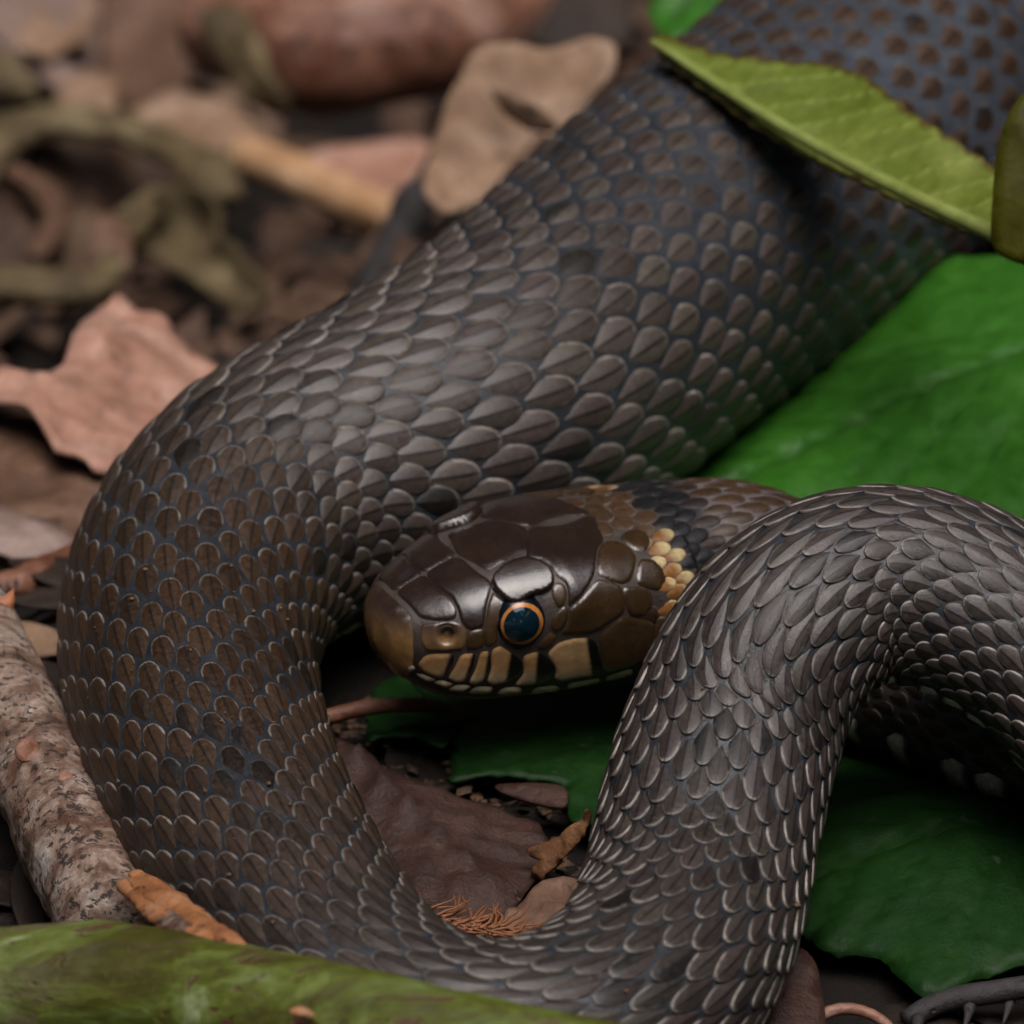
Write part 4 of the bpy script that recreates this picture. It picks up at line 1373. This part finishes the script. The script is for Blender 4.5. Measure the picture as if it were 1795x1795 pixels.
t = leaf_thing('dead_leaf', 'ragged tan leaf scrap between the grey-mauve and olive leaves', 'dead leaf', (150, 170, -2.0))
sheet('blade', [(95, 175, -2.0), (120, 140, -2.0), (165, 150, -2.0), (215, 140, -2.0), (200, 195, -2.1), (140, 215, -2.2)], MD['tan'], t, step=.12, corner=.06, crumple=.5, cfreq=.9)
t = leaf_thing('dead_leaf', 'dark olive leaf edge above the curled rim of the crumpled leaf', 'dead leaf', (10, 130, -1.6))
sheet('blade', [(-120, 80, -1.6), (0, 90, -1.5), (45, 120, -1.5), (75, 165, -1.7), (30, 180, -1.8), (-100, 180, -1.8)], MD['olive'], t, step=.15, crumple=.3)
t = leaf_thing('dead_leaf', 'greyish tan leaf lying on top beside the crumpled olive leaf', 'dead leaf', (330, 230, -1.7))
sheet('blade', [(200, 210, -1.4), (290, 170, -1.5), (370, 165, -1.6), (430, 195, -1.6), (480, 240, -1.6), (440, 290, -1.6), (380, 300, -1.5), (300, 260, -1.4)], MD['tan'], t, step=.14, crumple=.35, cfreq=.8)

o = tube('straw_stick', [(425, 272, -1.3, .20), (500, 300, -1.25, .22), (600, 345, -1.2, .22), (700, 385, -1.15, .19)], MB['straw'], nseg=24, lump=.06)
tag(o, 'short pale orange stick lying behind the coil', 'stick')
t = leaf_thing('dead_leaf', 'pale lilac-pink leaf behind the short orange stick', 'dead leaf', (650, 290, -1.7))
sheet('blade', [(500, 280, -1.8), (560, 255, -1.7), (660, 248, -1.6), (760, 245, -1.5), (770, 320, -1.5), (690, 380, -1.6), (590, 350, -1.8)], MD['pink'], t, step=.14, crumple=.15)
ZOFF = -2.0
bs = empty('dark_twig', tuple(P(740, 340, -1)))
tag(bs, 'dark blackish twig with an orange scar standing against the coil', 'twig')
tube('bark', [(825, 200, -.5, .15), (790, 270, -.55, .17), (735, 350, -.6, .18), (680, 450, -.7, .18), (640, 540, -.9, .17)], MB['black'], bs, nseg=24, lump=.3, lfreq=2.0)
p0 = P(766, 312, -.41)
tube3('scar', np.array([p0 - c_rt * .05, p0, p0 + c_rt * .05]), [.03, .07, .03], MB['thorn'], bs, nseg=10, step=.02)
ZOFF = -0.9
t = leaf_thing('dead_leaf', 'curled tan dead leaf with a pale tip leaning on the thick coil', 'dead leaf', (900, 200, -.5))
sheet('blade', [(740, 350, -.6), (760, 270, -.5), (800, 190, -.2), (840, 115, .1), (900, 100, .2), (980, 110, .1), (1050, 85, .2), (1085, 100, .25), (1075, 150, .1), (1000, 230, -.3), (930, 300, -.6), (860, 370, -.8), (790, 400, -.8)],
      MD['tan'], t, step=.1, crumple=.35, cfreq=.9, cup=.15, fine=.03)
sheet('curled_rim', [(850, 150, .15), (900, 170, .2), (960, 200, .1), (990, 225, .0), (940, 240, -.15), (880, 210, -.1)], MD['tan'], t, step=.08, crumple=.2, cfreq=1.2)
ZOFF = 0.0
t = leaf_thing('dead_leaf', 'brown dead leaf under the pale pink leaf beside the coil', 'dead leaf', (80, 850, -.5))
sheet('blade', [(-80, 700, -.7), (30, 720, -.6), (110, 790, -.5), (190, 850, -.5), (190, 960, -.5), (100, 960, -.4), (20, 900, -.4), (-80, 860, -.5)], MD['brown'], t, step=.14, crumple=.4, cfreq=.7)
t = leaf_thing('dead_leaf', 'greyish leaf strip lying beside the outer bend above the thorny stick', 'dead leaf', (60, 950, -.3))
sheet('blade', [(-80, 880, -.3), (20, 890, -.3), (100, 920, -.35), (160, 960, -.4), (140, 1010, -.35), (60, 980, -.3), (-80, 960, -.3)], MD['mauve'], t, step=.12, crumple=.25)
o = tube('dry_twig', [(-80, 1060, -.05, .13), (20, 1030, -.05, .14), (90, 1000, -.1, .13), (170, 965, -.2, .12)], MB['log'], nseg=18, lump=.15)
tag(o, 'brown twig lying crosswise beside the coil behind the thorny stick', 'twig')
t = leaf_thing('dead_leaf', 'tan leaf scrap between the thorny stick top and the coil', 'dead leaf', (60, 1110, 0))
sheet('blade', [(-40, 1090, .05), (30, 1080, .08), (110, 1100, .05), (130, 1150, 0), (60, 1160, 0), (-40, 1150, 0)], MD['tan'], t, step=.1, crumple=.15)
ZOFF = -3.4
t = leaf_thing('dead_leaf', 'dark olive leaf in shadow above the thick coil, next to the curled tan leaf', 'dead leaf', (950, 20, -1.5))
sheet('blade', [(830, -40, -1.2), (1000, -60, -1.0), (1120, -40, -1.0), (1110, 60, -1.2), (1040, 100, -1.4), (900, 95, -1.5), (840, 50, -1.5)], MD['dark'], t, step=.16, crumple=.3)  # near-black leaf colour stands in for the shadow here

ZOFF = 0.0
# --- lower corner by the shaded leaf
t = leaf_thing('dead_leaf', 'dark brown dead leaf curled beside the lower bend of the coil', 'dead leaf', (1400, 1740, .2))
sheet('blade', [(1330, 1830, .3), (1370, 1700, .4), (1400, 1655, .45), (1435, 1690, .4), (1450, 1770, .3), (1445, 1850, .2), (1380, 1880, .2)], MD['red'], t, step=.08, crumple=.15)
o = tube('dry_twig', [(1420, 1790, .2, .04), (1480, 1768, .25, .04), (1540, 1785, .22, .035), (1590, 1850, .15, .03)], MB['log'], nseg=10)
tag(o, 'thin curved brown twig below the shaded serrated leaf', 'twig')
tw = empty('thorny_twig', tuple(P(1700, 1740, .1)))
tag(tw, 'dark grey thorny twig under the edge of the shaded serrated leaf', 'twig')
tube('bark', [(1590, 1790, .1, .07), (1640, 1760, .15, .075), (1720, 1742, .2, .08), (1830, 1725, .22, .08), (1950, 1700, .22, .08)], MB['black'], tw, nseg=14, lump=.1)
for (a, b) in ((1610, 1785), (1700, 1760), (1770, 1748)):
    p0 = P(a, b, .15)
    tube3('thorn', np.array([p0, p0 + np.array([-.02, -.12, -.02]), p0 + np.array([-.06, -.24, -.06])]), [.05, .025, .005], MB['black'], tw, nseg=8, step=.03)

# --- leaf litter over the ground: nobody could count it
def litter(seed, count, xr, yr, tl_, beyond=False):
    rl = random.Random(seed)
    LV, LF, lv, le = [], [], [], []
    for k in range(count):
        x = rl.uniform(*xr); y = rl.uniform(*yr)
        if -1.7 < x < 1.3 and -7.5 < y < -2.2: continue
        if beyond and (-(x + 1.6) * .80 + (y - .4) * .60) < 2.0: continue
        L = rl.uniform(.7, 2.0); W = L * rl.uniform(.3, .6)
        a = rl.uniform(0, 6.28); tilt = rl.uniform(-tl_, tl_); curl = rl.uniform(-.3, .35) * (1 + tl_)
        z0 = ground_z(x, y) + rl.uniform(.01, .10)
        b = len(LV)
        n1, n2 = 7, 5
        for i in range(n1):
            u = i / (n1 - 1)
            w = W * max(.04, math.sin(math.pi * u ** .85)) * rl.uniform(.85, 1.1)
            for j in range(n2):
                v = j / (n2 - 1) * 2 - 1
                lx, ly = (u - .5) * L, v * w * .5
                hz = tilt * lx + curl * ((u - .5) ** 2) * L + curl * .5 * v * v * w + rl.uniform(-.02, .02)
                LV.append((x + lx * math.cos(a) - ly * math.sin(a), y + lx * math.sin(a) + ly * math.cos(a), z0 + hz))
                lv.append(max(0, 1 - abs(v) * 6)); le.append(1 - abs(v))
        for i in range(n1 - 1):
            for j in range(n2 - 1):
                q = b + i * n2 + j
                LF.append([q, q + n2, q + n2 + 1, q + 1])
    return LV, LF, lv, le


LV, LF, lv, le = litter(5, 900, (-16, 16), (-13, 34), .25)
o = mesh_obj('leaf_litter', LV, LF, mat_dead('litter', (0.005, 0.003, 0.002), (0.016, 0.009, 0.005), (0.055, 0.031, 0.020), .35, .75), attrs={'vein': lv, 'edge': le})  # litter browns lowered so the shade around the coil is in the colour
md = o.modifiers.new('thickness', 'SOLIDIFY'); md.thickness = .02
tag(o, 'brown dead leaf litter scattered over the soil', 'leaf litter', kind='stuff')


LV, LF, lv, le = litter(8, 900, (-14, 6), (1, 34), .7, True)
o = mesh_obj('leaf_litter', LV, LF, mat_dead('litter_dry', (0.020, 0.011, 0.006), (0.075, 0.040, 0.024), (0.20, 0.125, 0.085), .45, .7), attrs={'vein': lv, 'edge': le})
md = o.modifiers.new('thickness', 'SOLIDIFY'); md.thickness = .02
tag(o, 'dry brown leaf litter heaped on the lower ground beyond the coil', 'leaf litter', kind='stuff')

# crumbs of soil, bark and leaf between the leaves
KV, KF = [], []
rk = random.Random(33)
for k in range(3800):
    if k < 1500: x, y = rk.uniform(-1.4, 1.0), rk.uniform(-7.2, -1.0)
    else: x, y = rk.uniform(-9, 9), rk.uniform(-11, 18)
    z0 = ground_z(x, y) + rk.uniform(.02, .16)
    b = len(KV); sz = rk.uniform(.012, .055)
    st_ = np.array([rk.uniform(.5, 2.4), rk.uniform(.5, 1.2), rk.uniform(.25, .6)]) * sz
    a = rk.uniform(0, 6.28)
    for q in oct_:
        v = q * st_ * rk.uniform(.6, 1.3)
        KV.append((x + v[0] * math.cos(a) - v[1] * math.sin(a), y + v[0] * math.sin(a) + v[1] * math.cos(a), z0 + v[2]))
    KF += [[b + i for i in f] for f in ofc]
o = mesh_obj('soil_crumbs', KV, KF, mat_dead('crumb', (0.012, 0.007, 0.004), (0.05, 0.027, 0.015), (0.16, 0.09, 0.05), 2.5), smooth=False)
tag(o, 'crumbs of soil, bark and dry leaf on the ground', 'soil crumbs', kind='stuff')

# --- unseen woodland foliage added to shape the light, with an opening overhead
rc_ = random.Random(9)
CV, CF = [], []
od = np.array([math.sin(SUN_AZ) * math.cos(SUN_EL), math.cos(SUN_AZ) * math.cos(SUN_EL), math.sin(SUN_EL)])
for k in range(5200):
    az = rc_.uniform(0, 2 * math.pi); el = math.asin(rc_.uniform(.0, 1.0))
    d = np.array([math.sin(az) * math.cos(el), math.cos(az) * math.cos(el), math.sin(el)])
    ang = math.degrees(math.acos(max(-1, min(1, float(d @ od)))))
    lim = 29 + 12 * noise.noise(Vector(d * 2.2))
    if ang < lim: continue
    if rc_.random() < (.02 if d[1] > -.2 else .33): continue
    rad_ = rc_.uniform(330, 620)
    c0 = d * rad_ + np.array([0, 0, 15.0])
    L = rc_.uniform(22, 48); W = L * rc_.uniform(.45, .7)
    e1 = np.array([rc_.gauss(0, 1), rc_.gauss(0, 1), rc_.gauss(0, .6)]); e1 /= np.linalg.norm(e1)
    nrm = -d + np.array([rc_.gauss(0, .5) for _ in range(3)]); nrm /= np.linalg.norm(nrm)
    e1 = e1 - nrm * (e1 @ nrm); e1 /= np.linalg.norm(e1); e2 = np.cross(nrm, e1)
    b = len(CV)
    for (u, v) in ((-1, 0), (-.5, .7), (.2, .9), (1, 0), (.2, -.9), (-.5, -.7)):
        CV.append(c0 + e1 * u * L + e2 * v * W + nrm * (abs(v) * L * .18))
    CF += [[b, b + 1, b + 2, b + 3], [b, b + 3, b + 4, b + 5]]
o = mesh_obj('shading_foliage', CV, CF, simple('canopy_leaf', (0.035, 0.060, 0.015), .6, .3), smooth=False)
tag(o, 'unseen woodland foliage added around and above the snake to shape the light', 'foliage', kind='stuff')
